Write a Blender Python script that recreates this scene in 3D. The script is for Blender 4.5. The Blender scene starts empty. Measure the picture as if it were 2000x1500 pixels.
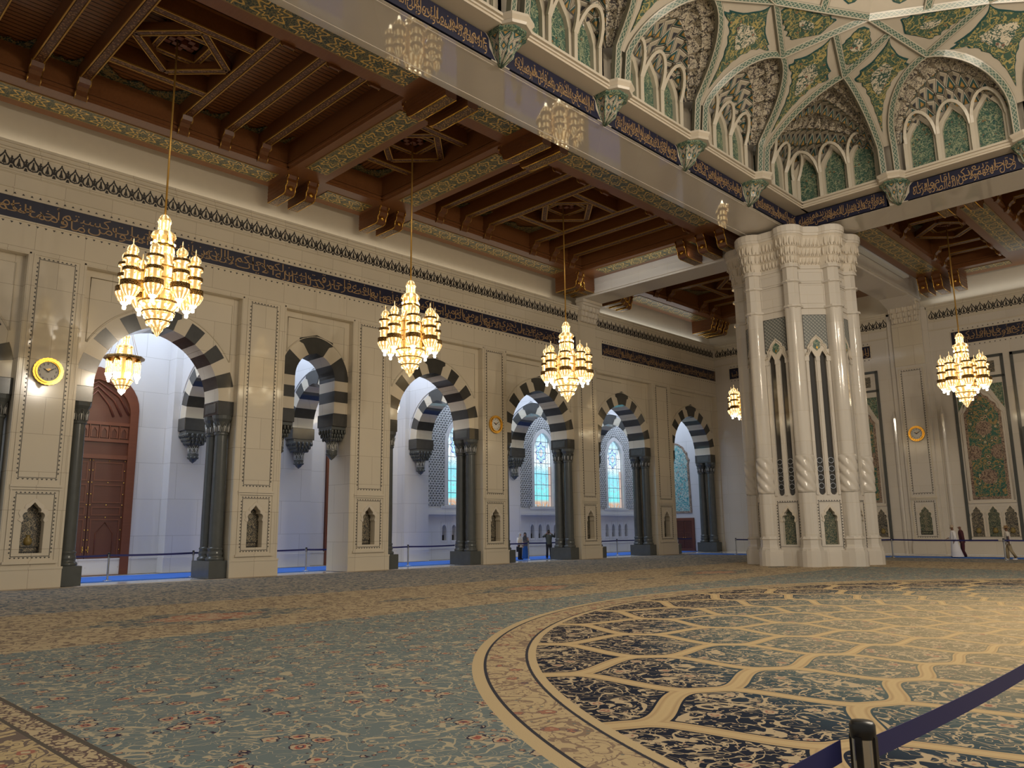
import bpy, bmesh, math, random
from mathutils import Vector, Matrix
from mathutils.geometry import tessellate_polygon
random.seed(7)
S = bpy.context.scene
COL = S.collection
PI = math.pi
# ---------------------------------------------------------------- camera
def set_camera():
    f, yaw, pitch, roll = 1550.333, math.radians(-44.58279), math.radians(10.39817), math.radians(-0.673826)
    F = Vector((math.sin(yaw)*math.cos(pitch), math.cos(yaw)*math.cos(pitch), math.sin(pitch)))
    r = Vector((math.cos(yaw), -math.sin(yaw), 0)); u = r.cross(F)
    R = r*math.cos(roll) + u*math.sin(roll)
    U = -r*math.sin(roll) + u*math.cos(roll)
    cam = bpy.data.cameras.new('camera'); cam.sensor_width = 36; cam.lens = 36*f/2000
    cam.clip_start = .05; cam.clip_end = 300
    o = bpy.data.objects.new('camera', cam); COL.objects.link(o)
    M = Matrix((R, U, -F)).transposed().to_4x4(); M.translation = (0, 0, 1.85)
    o.matrix_world = M
    S.camera = o
set_camera()
# ---------------------------------------------------------------- view, world, lights
S.view_settings.view_transform = 'Standard'
S.view_settings.look = 'None'
S.view_settings.exposure = 0.0
S.view_settings.gamma = 1.0
S.view_settings.use_curve_mapping = False
try:
    S.cycles.use_denoising = True
    S.cycles.max_bounces = 6; S.cycles.diffuse_bounces = 3; S.cycles.glossy_bounces = 3
    S.cycles.transmission_bounces = 2; S.cycles.sample_clamp_indirect = 3.0
    S.cycles.caustics_reflective = False; S.cycles.caustics_refractive = False
except Exception:
    pass
w = bpy.data.worlds.new('world'); S.world = w; w.use_nodes = True
w.node_tree.nodes['Background'].inputs[0].default_value = (1.0, .93, .82, 1)
w.node_tree.nodes['Background'].inputs[1].default_value = .42
def lamp(name, kind, loc, energy, color, rot=(0,0,0), **kw):
    l = bpy.data.lights.new(name, kind); l.energy = energy; l.color = color
    for k, v in kw.items(): setattr(l, k, v)
    o = bpy.data.objects.new(name, l); o.location = loc; o.rotation_euler = rot; COL.objects.link(o)
    return o
WARM = (1.0, .89, .73)
# the great chandelier hangs in the middle of the dome, outside the frame
for k in range(10):
    lamp('dome_lamp', 'POINT', (2.3+3.7*math.cos(k*PI/5), 19.7+3.7*math.sin(k*PI/5), 13.2 if k % 2 else 16.2), 1080, WARM, shadow_soft_size=.2)
# daylight from the skylights over the side aisle
lamp('aisle_skylight', 'AREA', (-37.2, 26, 13.3), 4200, (.66, .80, 1.0), shape='RECTANGLE', size=4.6, size_y=66)
# cove lamps on top of the cornices
lamp('cove_lamp_side', 'AREA', (-32.75, 20, 16.35), 50, (1, .9, .74), (0, PI, 0), shape='RECTANGLE', size=.3, size_y=34)
lamp('cove_lamp_corner', 'AREA', (-32.75, 48.6, 16.35), 36, (.94, .98, 1), (0, PI, 0), shape='RECTANGLE', size=.3, size_y=13)
lamp('cove_lamp_far', 'AREA', (-4, 56.1, 16.35), 60, (.94, .98, 1), (0, PI, 0), shape='RECTANGLE', size=24, size_y=.3)
lamp('cove_lamp_beam', 'AREA', (-26, 37.2, 16.9), 30, (.9, .95, 1), (math.radians(110), 0, 0), shape='RECTANGLE', size=9, size_y=.15)
# ---------------------------------------------------------------- mesh helpers
class MB:
    def __init__(s):
        s.v = []; s.f = []; s.uv = {}; s.sm = set()
    def add(s, vs, fs, smooth=False, uvs=None):
        b = len(s.v); s.v += [tuple(q) for q in vs]
        for i, f in enumerate(fs):
            if smooth: s.sm.add(len(s.f))
            if uvs: s.uv[len(s.f)] = uvs[i]
            s.f.append(tuple(b+k for k in f))
        return s
    def box(s, x0, x1, y0, y1, z0, z1):
        return s.add([(x0,y0,z0),(x1,y0,z0),(x1,y1,z0),(x0,y1,z0),(x0,y0,z1),(x1,y0,z1),(x1,y1,z1),(x0,y1,z1)],
              [(0,3,2,1),(4,5,6,7),(0,1,5,4),(1,2,6,5),(2,3,7,6),(3,0,4,7)])
    def plate(s, outer, y0, y1, holes=()):
        """extruded plate in the local x-z plane, with holes"""
        loops = [list(outer)] + [list(h) for h in holes]
        pts = [p for l in loops for p in l]
        tri = tessellate_polygon([[Vector((x, z, 0)) for x, z in l] for l in loops])
        n = len(pts)
        vs = [(x, y0, z) for x, z in pts] + [(x, y1, z) for x, z in pts]
        fs = []
        for t in tri:
            a, b, c = (pts[i] for i in t)
            ar = (b[0]-a[0])*(c[1]-a[1])-(c[0]-a[0])*(b[1]-a[1])
            t = tuple(t) if ar > 0 else tuple(reversed(t))
            fs.append(t); fs.append(tuple(n+i for i in reversed(t)))
        k = 0
        for l in loops:
            m = len(l)
            for i in range(m):
                a, b = k+i, k+(i+1) % m
                fs.append((a, b, n+b, n+a))
            k += m
        return s.add(vs, fs)
    def lathe(s, prof, n=16, c=(0,0,0), smooth=True, a0=0., a1=2*PI, uvn=0):
        full = abs(a1-a0-2*PI) < 1e-6
        m = n if full else n+1
        vs = []
        for r, z in prof:
            for i in range(m):
                a = a0+(a1-a0)*i/n
                vs.append((c[0]+r*math.cos(a), c[1]+r*math.sin(a), c[2]+z))
        fs = []; uvs = []
        for j in range(len(prof)-1):
            for i in range(n):
                k = (i+1) % m
                fs.append((j*m+i, j*m+k, (j+1)*m+k, (j+1)*m+i))
                uvs.append(((i/n, prof[j][1]), ((i+1)/n, prof[j][1]), ((i+1)/n, prof[j+1][1]), (i/n, prof[j+1][1])))
        s.add(vs, fs, smooth, uvs)
        if full:
            for j, fl in ((0, True), (len(prof)-1, False)):
                if prof[j][0] > 1e-4:
                    b = [vs[j*m+i] for i in range(m)]
                    s.add(b, [tuple(reversed(range(m))) if fl else tuple(range(m))])
        return s
    def tube(s, pts, r, n=8, smooth=True):
        pts = [Vector(p) for p in pts]; rr = r if isinstance(r, (list, tuple)) else [r]*len(pts)
        vs = []; fs = []
        for i, p in enumerate(pts):
            d = (pts[min(i+1, len(pts)-1)]-pts[max(i-1, 0)]).normalized()
            up = Vector((0,0,1)) if abs(d.z) < .9 else Vector((1,0,0))
            a = d.cross(up).normalized(); b = a.cross(d)
            for k in range(n):
                t = 2*PI*k/n
                vs.append(p+(a*math.cos(t)+b*math.sin(t))*rr[i])
        for i in range(len(pts)-1):
            for k in range(n):
                q = (k+1) % n
                fs.append((i*n+k, i*n+q, (i+1)*n+q, (i+1)*n+k))
        fs.append(tuple(reversed(range(n)))); fs.append(tuple((len(pts)-1)*n+k for k in range(n)))
        return s.add(vs, fs, smooth)
    def loft(s, rings, smooth=False, cap=True, closed=True, uvs=None):
        n = len(rings[0]); vs = [p for r in rings for p in r]; fs = []; uu = []
        for j in range(len(rings)-1):
            for i in range(n if closed else n-1):
                k = (i+1) % n
                fs.append((j*n+i, j*n+k, (j+1)*n+k, (j+1)*n+i))
                if uvs: uu.append((uvs[j][i], uvs[j][k], uvs[j+1][k], uvs[j+1][i]))
        s.add(vs, fs, smooth, uu or None)
        if cap and closed:
            s.add(rings[0], [tuple(reversed(range(n)))]); s.add(rings[-1], [tuple(range(n))])
        return s
    def bar(s, p, q, w, h, up=(0,0,1)):
        """rectangular bar from p to q, w across, h along up (hanging from the line upward)"""
        p = Vector(p); q = Vector(q); d = (q-p).normalized(); up = Vector(up)
        a = d.cross(up).normalized(); u = a.cross(d)
        r = [[e-a*w/2, e+a*w/2, e+a*w/2+u*h, e-a*w/2+u*h] for e in (p, q)]
        return s.loft(r)
    def sphere(s, c, r, n=10, m=6):
        pr = [(max(1e-5, math.sin(PI*j/m))*1, -math.cos(PI*j/m)) for j in range(m+1)]
        rx = r if isinstance(r, (tuple, list)) else (r, r, r)
        vs = []; fs = []
        for a, z in pr:
            for i in range(n):
                t = 2*PI*i/n
                vs.append((c[0]+rx[0]*a*math.cos(t), c[1]+rx[1]*a*math.sin(t), c[2]+rx[2]*z))
        for j in range(m):
            for i in range(n):
                k = (i+1) % n
                fs.append((j*n+i, j*n+k, (j+1)*n+k, (j+1)*n+i))
        return s.add(vs, fs, True)
    def build(s, name, mat, parent=None, loc=None, rotz=None, bevel=0):
        me = bpy.data.meshes.new(name); me.from_pydata(s.v, [], s.f)
        if s.uv:
            l = me.uv_layers.new(name='UVMap')
            for p in me.polygons:
                u = s.uv.get(p.index)
                if u:
                    for k, li in enumerate(p.loop_indices): l.data[li].uv = u[k]
        if s.sm:
            for p in me.polygons:
                if p.index in s.sm: p.use_smooth = True
        me.materials.append(mat); me.validate(); me.update()
        o = bpy.data.objects.new(name, me); COL.objects.link(o)
        if parent: o.parent = parent
        if loc: o.location = loc
        if rotz is not None: o.rotation_euler = (0, 0, rotz)
        if bevel:
            b = o.modifiers.new('bevel', 'BEVEL'); b.width = bevel; b.segments = 2; b.limit_method = 'ANGLE'
        return o
def thing(name, label, cat, loc=(0,0,0), rotz=0., group=None):
    o = bpy.data.objects.new(name, None); COL.objects.link(o)
    o.empty_display_size = .2
    o.location = loc; o.rotation_euler = (0, 0, rotz)
    o['label'] = label; o['category'] = cat
    if group: o['group'] = group
    return o
def tag(o, label, cat, group=None, kind=None):
    o['label'] = label; o['category'] = cat
    if group: o['group'] = group
    if kind: o['kind'] = kind
    return o
def struct(o, label=None, cat=None):
    o['kind'] = 'structure'
    if label: o['label'] = label
    if cat: o['category'] = cat
    return o
KIDS = {}
def kids(o): return [c for c in COL.objects if c.parent == o]
def dup(root, loc, rotz, label, group=None):
    r = root.copy(); COL.objects.link(r); r.location = loc; r.rotation_euler = (0, 0, rotz); r['label'] = label
    if group: r['group'] = group
    elif 'group' in r: del r['group']
    key = root.name
    if key not in KIDS:
        a = {}
        for c in COL.objects:
            if c.parent: a.setdefault(c.parent.name, []).append(c)
        KIDS[key] = [(c, a.get(c.name, [])) for c in a.get(root.name, [])]
    for c, gs in KIDS[key]:
        d = c.copy(); COL.objects.link(d); d.parent = r
        for g in gs:
            e = g.copy(); COL.objects.link(e); e.parent = d
    return r
# ---------------------------------------------------------------- materials
class Nodes:
    def __init__(s, name):
        s.m = bpy.data.materials.new(name); s.m.use_nodes = True; s.t = s.m.node_tree
        s.b = s.t.nodes['Principled BSDF']
    def n(s, k): return s.t.nodes.new(k)
    def put(s, sock, v):
        if isinstance(v, (int, float)): sock.default_value = v
        elif isinstance(v, (tuple, list)):
            n = len(sock.default_value); v = tuple(v)
            sock.default_value = (v + (1,))[:n] if len(v) < n else v[:n]
        else: s.t.links.new(v, sock)
    def math(s, op, a, b=0., c=None):
        q = s.n('ShaderNodeMath'); q.operation = op; s.put(q.inputs[0], a); s.put(q.inputs[1], b)
        if c is not None: s.put(q.inputs[2], c)
        return q.outputs[0]
    def add(s, a, b): return s.math('ADD', a, b)
    def sub(s, a, b): return s.math('SUBTRACT', a, b)
    def mul(s, a, b): return s.math('MULTIPLY', a, b)
    def div(s, a, b): return s.math('DIVIDE', a, b)
    def ab(s, a): return s.math('ABSOLUTE', a)
    def lt(s, a, b): return s.math('LESS_THAN', a, b)
    def gt(s, a, b): return s.math('GREATER_THAN', a, b)
    def mn(s, a, b): return s.math('MINIMUM', a, b)
    def mx(s, a, b): return s.math('MAXIMUM', a, b)
    def frac(s, a): return s.math('FRACT', a)
    def step(s, v, e0, e1):
        q = s.n('ShaderNodeMapRange'); q.interpolation_type = 'SMOOTHSTEP'; s.put(q.inputs[0], v); s.put(q.inputs[1], e0); s.put(q.inputs[2], e1)
        return q.outputs[0]
    def co(s, k='Object'): return s.n('ShaderNodeTexCoord').outputs[k]
    def world(s): return s.n('ShaderNodeNewGeometry').outputs['Position']
    def sep(s, v): q = s.n('ShaderNodeSeparateXYZ'); s.put(q.inputs[0], v); return q.outputs
    def comb(s, x=0., y=0., z=0.):
        q = s.n('ShaderNodeCombineXYZ')
        for i, v in enumerate((x, y, z)): s.put(q.inputs[i], v)
        return q.outputs[0]
    def scale(s, v, k):
        q = s.n('ShaderNodeVectorMath'); q.operation = 'MULTIPLY'; s.put(q.inputs[0], v); s.put(q.inputs[1], k if isinstance(k, tuple) else (k,k,k)); return q.outputs[0]
    def vadd(s, v, k):
        q = s.n('ShaderNodeVectorMath'); q.operation = 'ADD'; s.put(q.inputs[0], v); s.put(q.inputs[1], k); return q.outputs[0]
    def noise(s, v, sc, det=2., out='Fac', rough=.5, dist=0.):
        q = s.n('ShaderNodeTexNoise'); s.put(q.inputs['Vector'], v); q.inputs['Scale'].default_value = sc
        q.inputs['Detail'].default_value = det; q.inputs['Roughness'].default_value = rough; q.inputs['Distortion'].default_value = dist
        return q.outputs[out]
    def voro(s, v, sc, out='Distance', feat='F1', rnd=1.):
        q = s.n('ShaderNodeTexVoronoi'); q.feature = feat; s.put(q.inputs['Vector'], v); q.inputs['Scale'].default_value = sc
        q.inputs['Randomness'].default_value = rnd
        return q.outputs[out]
    def mix(s, f, a, b):
        q = s.n('ShaderNodeMix'); q.data_type = 'RGBA'; s.put(q.inputs[0], f); s.put(q.inputs[6], a); s.put(q.inputs[7], b); return q.outputs[2]
    def ramp(s, f, st, const=False):
        q = s.n('ShaderNodeValToRGB'); s.put(q.inputs[0], f); e = q.color_ramp.elements
        if const: q.color_ramp.interpolation = 'CONSTANT'
        for i, (p, c) in enumerate(st):
            if i < 2: e[i].position = p; e[i].color = (*c, 1)
            else: k = e.new(p); k.color = (*c, 1)
        return q.outputs[0]
    def bump(s, h, st=.3, d=.02):
        q = s.n('ShaderNodeBump'); q.inputs['Strength'].default_value = st; q.inputs['Distance'].default_value = d
        s.put(q.inputs['Height'], h); s.t.links.new(q.outputs[0], s.b.inputs['Normal'])
    def out(s, col, rough=.5, metal=0., spec=.5, emit=None, es=1.):
        s.put(s.b.inputs['Base Color'], col); s.put(s.b.inputs['Roughness'], rough); s.put(s.b.inputs['Metallic'], metal)
        s.b.inputs['Specular IOR Level'].default_value = spec
        if emit is not None:
            s.put(s.b.inputs['Emission Color'], emit); s.put(s.b.inputs['Emission Strength'], es)
        return s.m
M = {}
def plain(name, col, rough=.5, metal=0., spec=.5, var=.0):
    k = Nodes(name)
    if var:
        f = k.noise(k.co(), 3., 4)
        col = k.mix(f, tuple(c*(1-var) for c in col), tuple(min(1, c*(1+var)) for c in col))
    M[name] = k.out(col, rough, metal, spec); return M[name]
def marble(name, col, joint, bw=1.7, bh=1.36, rough=.1, swap=True, spec=.5):
    k = Nodes(name); p = k.sep(k.world())
    # joints: horizontal courses and broken vertical joints
    run = k.add(p[0], p[1])
    row = k.div(p[2], bh)
    fz = k.frac(row); odd = k.math('MODULO', k.math('FLOOR', row), 2.)
    fx = k.frac(k.add(k.div(run, bw), k.mul(odd, .5)))
    jl = k.mx(k.lt(fz, .012), k.lt(fx, .009))
    cell = k.comb(k.math('FLOOR', k.add(k.div(run, bw), k.mul(odd, .5))), k.math('FLOOR', row), 0.)
    q = k.n('ShaderNodeTexWhiteNoise'); k.put(q.inputs['Vector'], cell)
    tone = k.add(k.mul(q.outputs['Value'], .10), k.mul(k.noise(k.world(), .9, 5), .10))
    c = k.mix(tone, col, tuple(v*.45 for v in col))
    c = k.mix(jl, c, joint)
    M[name] = k.out(c, rough, 0., spec); return M[name]
marble('cream_marble', (.70, .62, .49), (.42, .35, .26))
marble('white_marble', (.70, .64, .56), (.6, .53, .42), 2.1, 1.45, .1)
marble('beam_marble', (.68, .62, .54), (.62, .56, .48), 2.6, 40., .03)
marble('aisle_marble', (.72, .70, .70), (.5, .48, .47), 2.3, 1.75, .12)
plain('relief_marble', (.66, .585, .48), .5, var=.06)
plain('pale_stone', (.72, .64, .5), .22, var=.04)
plain('dome_stone', (.47, .415, .335), .4, var=.06)
plain('cornice_stone', (.58, .51, .41), .3, var=.04)
plain('granite', (.055, .053, .048), .13, var=.25)
plain('granite_soft', (.085, .09, .086), .2, var=.2)
plain('silver_inlay', (.62, .61, .58), .4)
plain('dial_silver', (.85, .82, .76), .6)
plain('inlay_black', (.025, .022, .02), .4)
plain('navy', (.010, .011, .034), .45)
plain('gold_letter', (.36, .225, .105), .5)
plain('lozenge_cream', (.34, .29, .2), .4)
plain('vase_gold', (.26, .19, .06), .4)
plain('frame_stone', (.54, .48, .38), .3)
plain('teal_rim', (.02, .075, .075), .35)
plain('lattice_shade', (.24, .26, .26), .5)
plain('gold', (.85, .5, .10), .22, 1.)
plain('gold_dull', (.58, .34, .08), .35, .6)
plain('black', (.01, .01, .01), .35)
plain('slot_glass', (.055, .05, .045), .07)
plain('steel', (.55, .56, .58), .22, 1.)
plain('belt_navy', (.012, .014, .12), .6)
plain('blue_carpet', (.045, .17, .62), .9)
plain('floor_stone', (.66, .62, .56), .12)
plain('white_grille', (.85, .88, .9), .4)
plain('iron', (.05, .05, .05), .5)
def wood(name, c0, c1, axis=None, pitch=.2, rough=.32):
    k = Nodes(name); o = k.co(); p = k.sep(o)
    g = k.noise(k.scale(o, (1.2, 9., 9.)), 1.3, 4)
    c = k.mix(g, c0, c1)
    if axis is not None:
        f = k.frac(k.div(p[axis], pitch))
        c = k.mix(k.lt(f, .17), c, (.008, .004, .002))
        k.bump(k.step(f, 0., .16), .5, .02)
    M[name] = k.out(c, rough); return M[name]
wood('wood', (.13, .046, .014), (.21, .078, .025))
wood('wood_beam', (.19, .072, .025), (.27, .108, .038))
wood('wood_boards', (.20, .075, .022), (.29, .115, .036), 1, .235)
wood('wood_boards_cross', (.20, .075, .022), (.29, .115, .036), 0, .235)
wood('door_wood', (.13, .036, .016), (.19, .058, .026), rough=.4)
wood('door_wood_dark', (.085, .022, .011), (.12, .034, .016), rough=.4)
def carved(name, base, hi, sc=14., metal=0., rough=.4):
    k = Nodes(name); o = k.co()
    d = k.voro(o, sc)
    f = k.step(d, .2, .5)
    k.bump(d, .8, .02)
    M[name] = k.out(k.mix(f, hi, base), rough, metal); return M[name]
carved('joist_carved', (.10, .036, .014), (.32, .16, .06), 11.)
carved('corbel_carved', (.10, .05, .015), (.42, .24, .06), 13., .35, .35)
carved('gallery_gold', (.10, .05, .015), (.9, .55, .16), 40., .8, .3)
def arabesque(name, base, vine, flower, heart, dark, sc=3., uv=False, vw=.035, rough=.35, flow=.16, seed=0., spec=.5):
    k = Nodes(name); v = k.co('UV') if uv else k.co()
    if seed: v = k.vadd(v, (seed, seed*.7, seed*1.3))
    n1 = k.noise(v, sc*1.15, 1.5, dist=1.2); n2 = k.noise(k.vadd(v, (9.3, 4.1, 2.2)), sc*2.0, 1., dist=1.)
    l1 = k.lt(k.ab(k.sub(n1, .5)), vw); l2 = k.lt(k.ab(k.sub(n2, .5)), vw*.75)
    d = k.voro(v, sc*1.1); d2 = k.voro(k.vadd(v, (3.1, 7.7, 1.9)), sc*2.6)
    c = k.mix(k.lt(d2, .22), base, dark)
    c = k.mix(k.mx(l1, l2), c, vine)
    c = k.mix(k.lt(d, flow+.05), c, dark); c = k.mix(k.lt(d, flow), c, flower); c = k.mix(k.lt(d, flow*.5), c, heart)
    c = k.mix(k.lt(d2, .11), c, heart)
    M[name] = k.out(c, rough, 0., spec); return M[name]
arabesque('tile_green', (.045, .11, .085), (.30, .33, .21), (.30, .22, .09), (.16, .05, .03), (.012, .04, .06), 3.4, vw=.03, flow=.16)
arabesque('tile_medallion', (.055, .105, .075), (.38, .31, .12), (.30, .22, .10), (.20, .07, .03), (.02, .085, .08), 2.1, vw=.03, flow=.15)
arabesque('tile_white', (.58, .51, .39), (.05, .10, .08), (.30, .14, .08), (.03, .06, .09), (.20, .2, .16), 2.6, vw=.035)
arabesque('tile_niche', (.014, .022, .03), (.40, .33, .22), (.26, .13, .07), (.45, .38, .25), (.02, .05, .045), 8., vw=.03, flow=.15)
arabesque('tile_niche_green', (.018, .05, .042), (.30, .27, .17), (.25, .16, .08), (.45, .38, .25), (.012, .02, .03), 8., vw=.03, flow=.15)
arabesque('tile_mosaic', (.035, .13, .10), (.34, .24, .10), (.46, .40, .24), (.12, .03, .03), (.012, .05, .06), 2.1, vw=.03, flow=.24)
arabesque('tile_border', (.06, .03, .03), (.38, .28, .2), (.36, .26, .18), (.1, .03, .03), (.02, .01, .02), 6., vw=.06)
arabesque('tile_teal', (.03, .30, .33), (.45, .55, .5), (.42, .45, .4), (.30, .12, .06), (.015, .09, .15), 2.8, vw=.05, flow=.2)
arabesque('tile_muqarnas', (.50, .44, .34), (.06, .05, .05), (.30, .26, .2), (.06, .10, .09), (.24, .21, .17), 3.4, vw=.035, flow=.12)
def painted_panel():
    """green and gold strapwork of eight-pointed stars, star pitch follows the longest run"""
    k = Nodes('painted_panel'); o = k.co(); u = k.sep(k.co('UV'))
    P = 1.35
    fx = k.sub(k.frac(k.div(u[0], P)), .5); x = k.mul(fx, P); y = u[1]
    r = k.math('SQRT', k.add(k.mul(x, x), k.mul(y, y)))
    th = k.math('ARCTAN2', y, x)
    st = k.mul(r, k.add(1., k.mul(.22, k.math('COSINE', k.mul(th, 8.)))))
    star = k.mx(k.lt(k.ab(k.sub(st, .46)), .042), k.lt(k.ab(k.sub(st, .25)), .03))
    n1 = k.noise(o, 5.2, 1.5, dist=1.2); n2 = k.noise(k.vadd(o, (3., 5., 8.)), 9., 1., dist=1.)
    vine = k.mx(k.lt(k.ab(k.sub(n1, .5)), .035), k.lt(k.ab(k.sub(n2, .5)), .03))
    d = k.voro(o, 5.)
    c = k.mix(k.noise(o, 2., 2), (.018, .048, .036), (.04, .075, .07))
    c = k.mix(vine, c, (.27, .22, .08)); c = k.mix(k.lt(d, .12), c, (.34, .17, .04))
    c = k.mix(star, c, (.78, .52, .13))
    edge = k.gt(k.ab(y), .44)
    c = k.mix(edge, c, (.30, .19, .05))
    M['painted_panel'] = k.out(c, .3, .15)
painted_panel()
def ornament():
    k = Nodes('ceiling_ornament'); o = k.co()
    n1 = k.noise(o, 4.6, 1.5, dist=1.4)
    d = k.voro(o, 6.)
    c = k.mix(k.lt(k.ab(k.sub(n1, .5)), .06), (.025, .06, .055), (.30, .22, .09)); c = k.mix(k.lt(d, .18), c, (.34, .30, .2))
    k.bump(n1, .8, .05)
    M['ceiling_ornament'] = k.out(c, .35)
ornament()
def ribmat():
    k = Nodes('rib_tile'); u = k.sep(k.co('UV'))
    f = k.frac(k.mul(u[0], 2.6)); z = k.sub(k.mul(k.ab(k.sub(f, .5)), 2.), .5)
    a = k.ab(u[1])
    c = k.mix(k.lt(k.ab(k.sub(u[1], k.mul(z, .5))), .07), (.075, .125, .095), (.33, .34, .26))
    c = k.mix(k.lt(k.ab(k.add(u[1], k.mul(z, .5))), .05), c, (.30, .31, .24))
    c = k.mix(k.gt(a, .3), c, (.42, .37, .29)); c = k.mix(k.gt(a, .44), c, (.20, .19, .14))
    M['rib_tile'] = k.out(c, .25)
    k = Nodes('twist_tile'); o = k.co(); p = k.sep(o)
    f = k.frac(k.add(k.mul(p[2], 3.), k.mul(k.add(p[0], p[1]), 2.)))
    M['twist_tile'] = k.out(k.mix(k.lt(f, .3), (.04, .13, .10), (.50, .36, .12)), .3)
ribmat()
def diamonds():
    """muqarnas facets: white bordered diamonds in teal and cream"""
    k = Nodes('diamond_tile'); u = k.sep(k.co('UV'))
    a = k.add(u[0], u[1]); b = k.sub(u[0], u[1])
    fa = k.frac(a); fb = k.frac(b)
    da = k.mn(fa, k.sub(1., fa)); db = k.mn(fb, k.sub(1., fb)); e = k.mn(da, db)
    par = k.math('MODULO', k.ab(k.add(k.math('FLOOR', a), k.math('FLOOR', b))), 2.)
    ctr = k.mx(k.ab(k.sub(fa, .5)), k.ab(k.sub(fb, .5)))
    c = k.mix(par, (.035, .09, .09), (.40, .35, .27))
    c = k.mix(k.lt(ctr, .20), c, k.mix(par, (.42, .24, .07), (.05, .05, .06)))
    c = k.mix(k.lt(e, .10), c, (.56, .50, .40)); c = k.mix(k.lt(e, .035), c, (.03, .03, .03))
    M['diamond_tile'] = k.out(c, .3)
diamonds()
def glow(name, col, st, pat=None, sample='NONE', metal=False):
    k = Nodes(name)
    if pat:
        o = k.co(); u = k.sep(k.co('UV'))
        col_n = k.math('SINE', k.mul(u[0], 2*PI*pat)); v = k.noise(o, 9., 3.)
        f = k.mul(k.step(col_n, -.5, .6), k.step(v, .3, .6))
        c = k.mix(f, tuple(q*w_ for q, w_ in zip(col, (.75, .55, .35))), col); s = k.add(.32*st, k.mul(f, st*.9))
        m = k.out((.6, .4, .12), .25, .5, emit=c, es=s)
    else:
        m = k.out((.9, .8, .6), .3, emit=col, es=st)
    m.cycles.emission_sampling = sample
    M[name] = m
glow('crystal', (1., .76, .40), 2.8, 12)
glow('crystal_bright', (1., .82, .46), 4.5, 10)
glow('lantern_glow', (1., .78, .40), 2.9, 6)
glow('bulb', (1., .86, .58), 14., sample='FRONT')
glow('dome_glow', (1., .80, .44), 2.0, 8)
def ceiling_mosaic():
    k = Nodes('lattice_grey'); o = k.sep(k.co())
    a = k.frac(k.mul(k.add(o[0], o[2]), 5.5)); b = k.frac(k.mul(k.sub(o[0], o[2]), 5.5))
    l = k.mx(k.lt(a, .35), k.lt(b, .22))
    M['lattice_grey'] = k.out(k.mix(l, (.30, .30, .27), (.11, .12, .115)), .4)
ceiling_mosaic()
def stained():
    k = Nodes('stained_glass'); o = k.sep(k.co())
    v = k.co(); z = o[2]; x = o[0]
    n = k.noise(v, 2.2, 2.)
    base = k.ramp(k.div(z, 5.6), [(0., (.55, .30, .16)), (.06, (.7, .45, .3)), (.10, (.22, .85, .88)), (.22, (.25, .9, .92)), (.30, (.30, .85, .95)), (.44, (.28, .80, .95)), (.56, (.9, 1., 1.)), (.72, (.95, 1, 1)), (.9, (.55, .85, 1.)), (1., (.4, .75, 1.))])
    r1 = k.math('SQRT', k.add(k.mul(x, x), k.math('POWER', k.mul(k.sub(z, 4.0), .75), 2.)))
    th = k.math('ARCTAN2', k.sub(z, 4.0), x)
    lob = k.add(.48, k.mul(.07, k.math('COSINE', k.mul(th, 8.))))
    med = k.lt(r1, lob); medline = k.lt(k.ab(k.sub(r1, lob)), .035)
    c = k.mix(med, base, (.55, .95, 1.)); c = k.mix(k.lt(r1, .26), c, (.95, 1., 1.)); c = k.mix(k.lt(k.ab(k.sub(r1, .24)), .03), c, (.10, .30, .85))
    c = k.mix(medline, c, (.02, .05, .5))
    c = k.mix(k.lt(k.ab(k.sub(n, .5)), .02), c, (.35, .6, .7))
    side = k.gt(k.ab(x), .78)
    c = k.mix(side, c, k.mix(k.lt(z, 3.), (.85, .95, 1.), (.6, .45, .38)))
    gx = k.lt(k.ab(k.sub(k.frac(k.add(k.mul(x, 1.9), .5)), .5)), .035); gz = k.lt(k.frac(k.mul(z, 1.25)), .05)
    c = k.mix(k.mx(gx, k.mx(gz, k.lt(k.ab(k.sub(k.ab(x), .78)), .018))), c, (.03, .05, .10))
    m = k.out((.1, .1, .1), .15, emit=c, es=1.05); m.cycles.emission_sampling = 'FRONT'
    M['stained_glass'] = m
stained()
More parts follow.
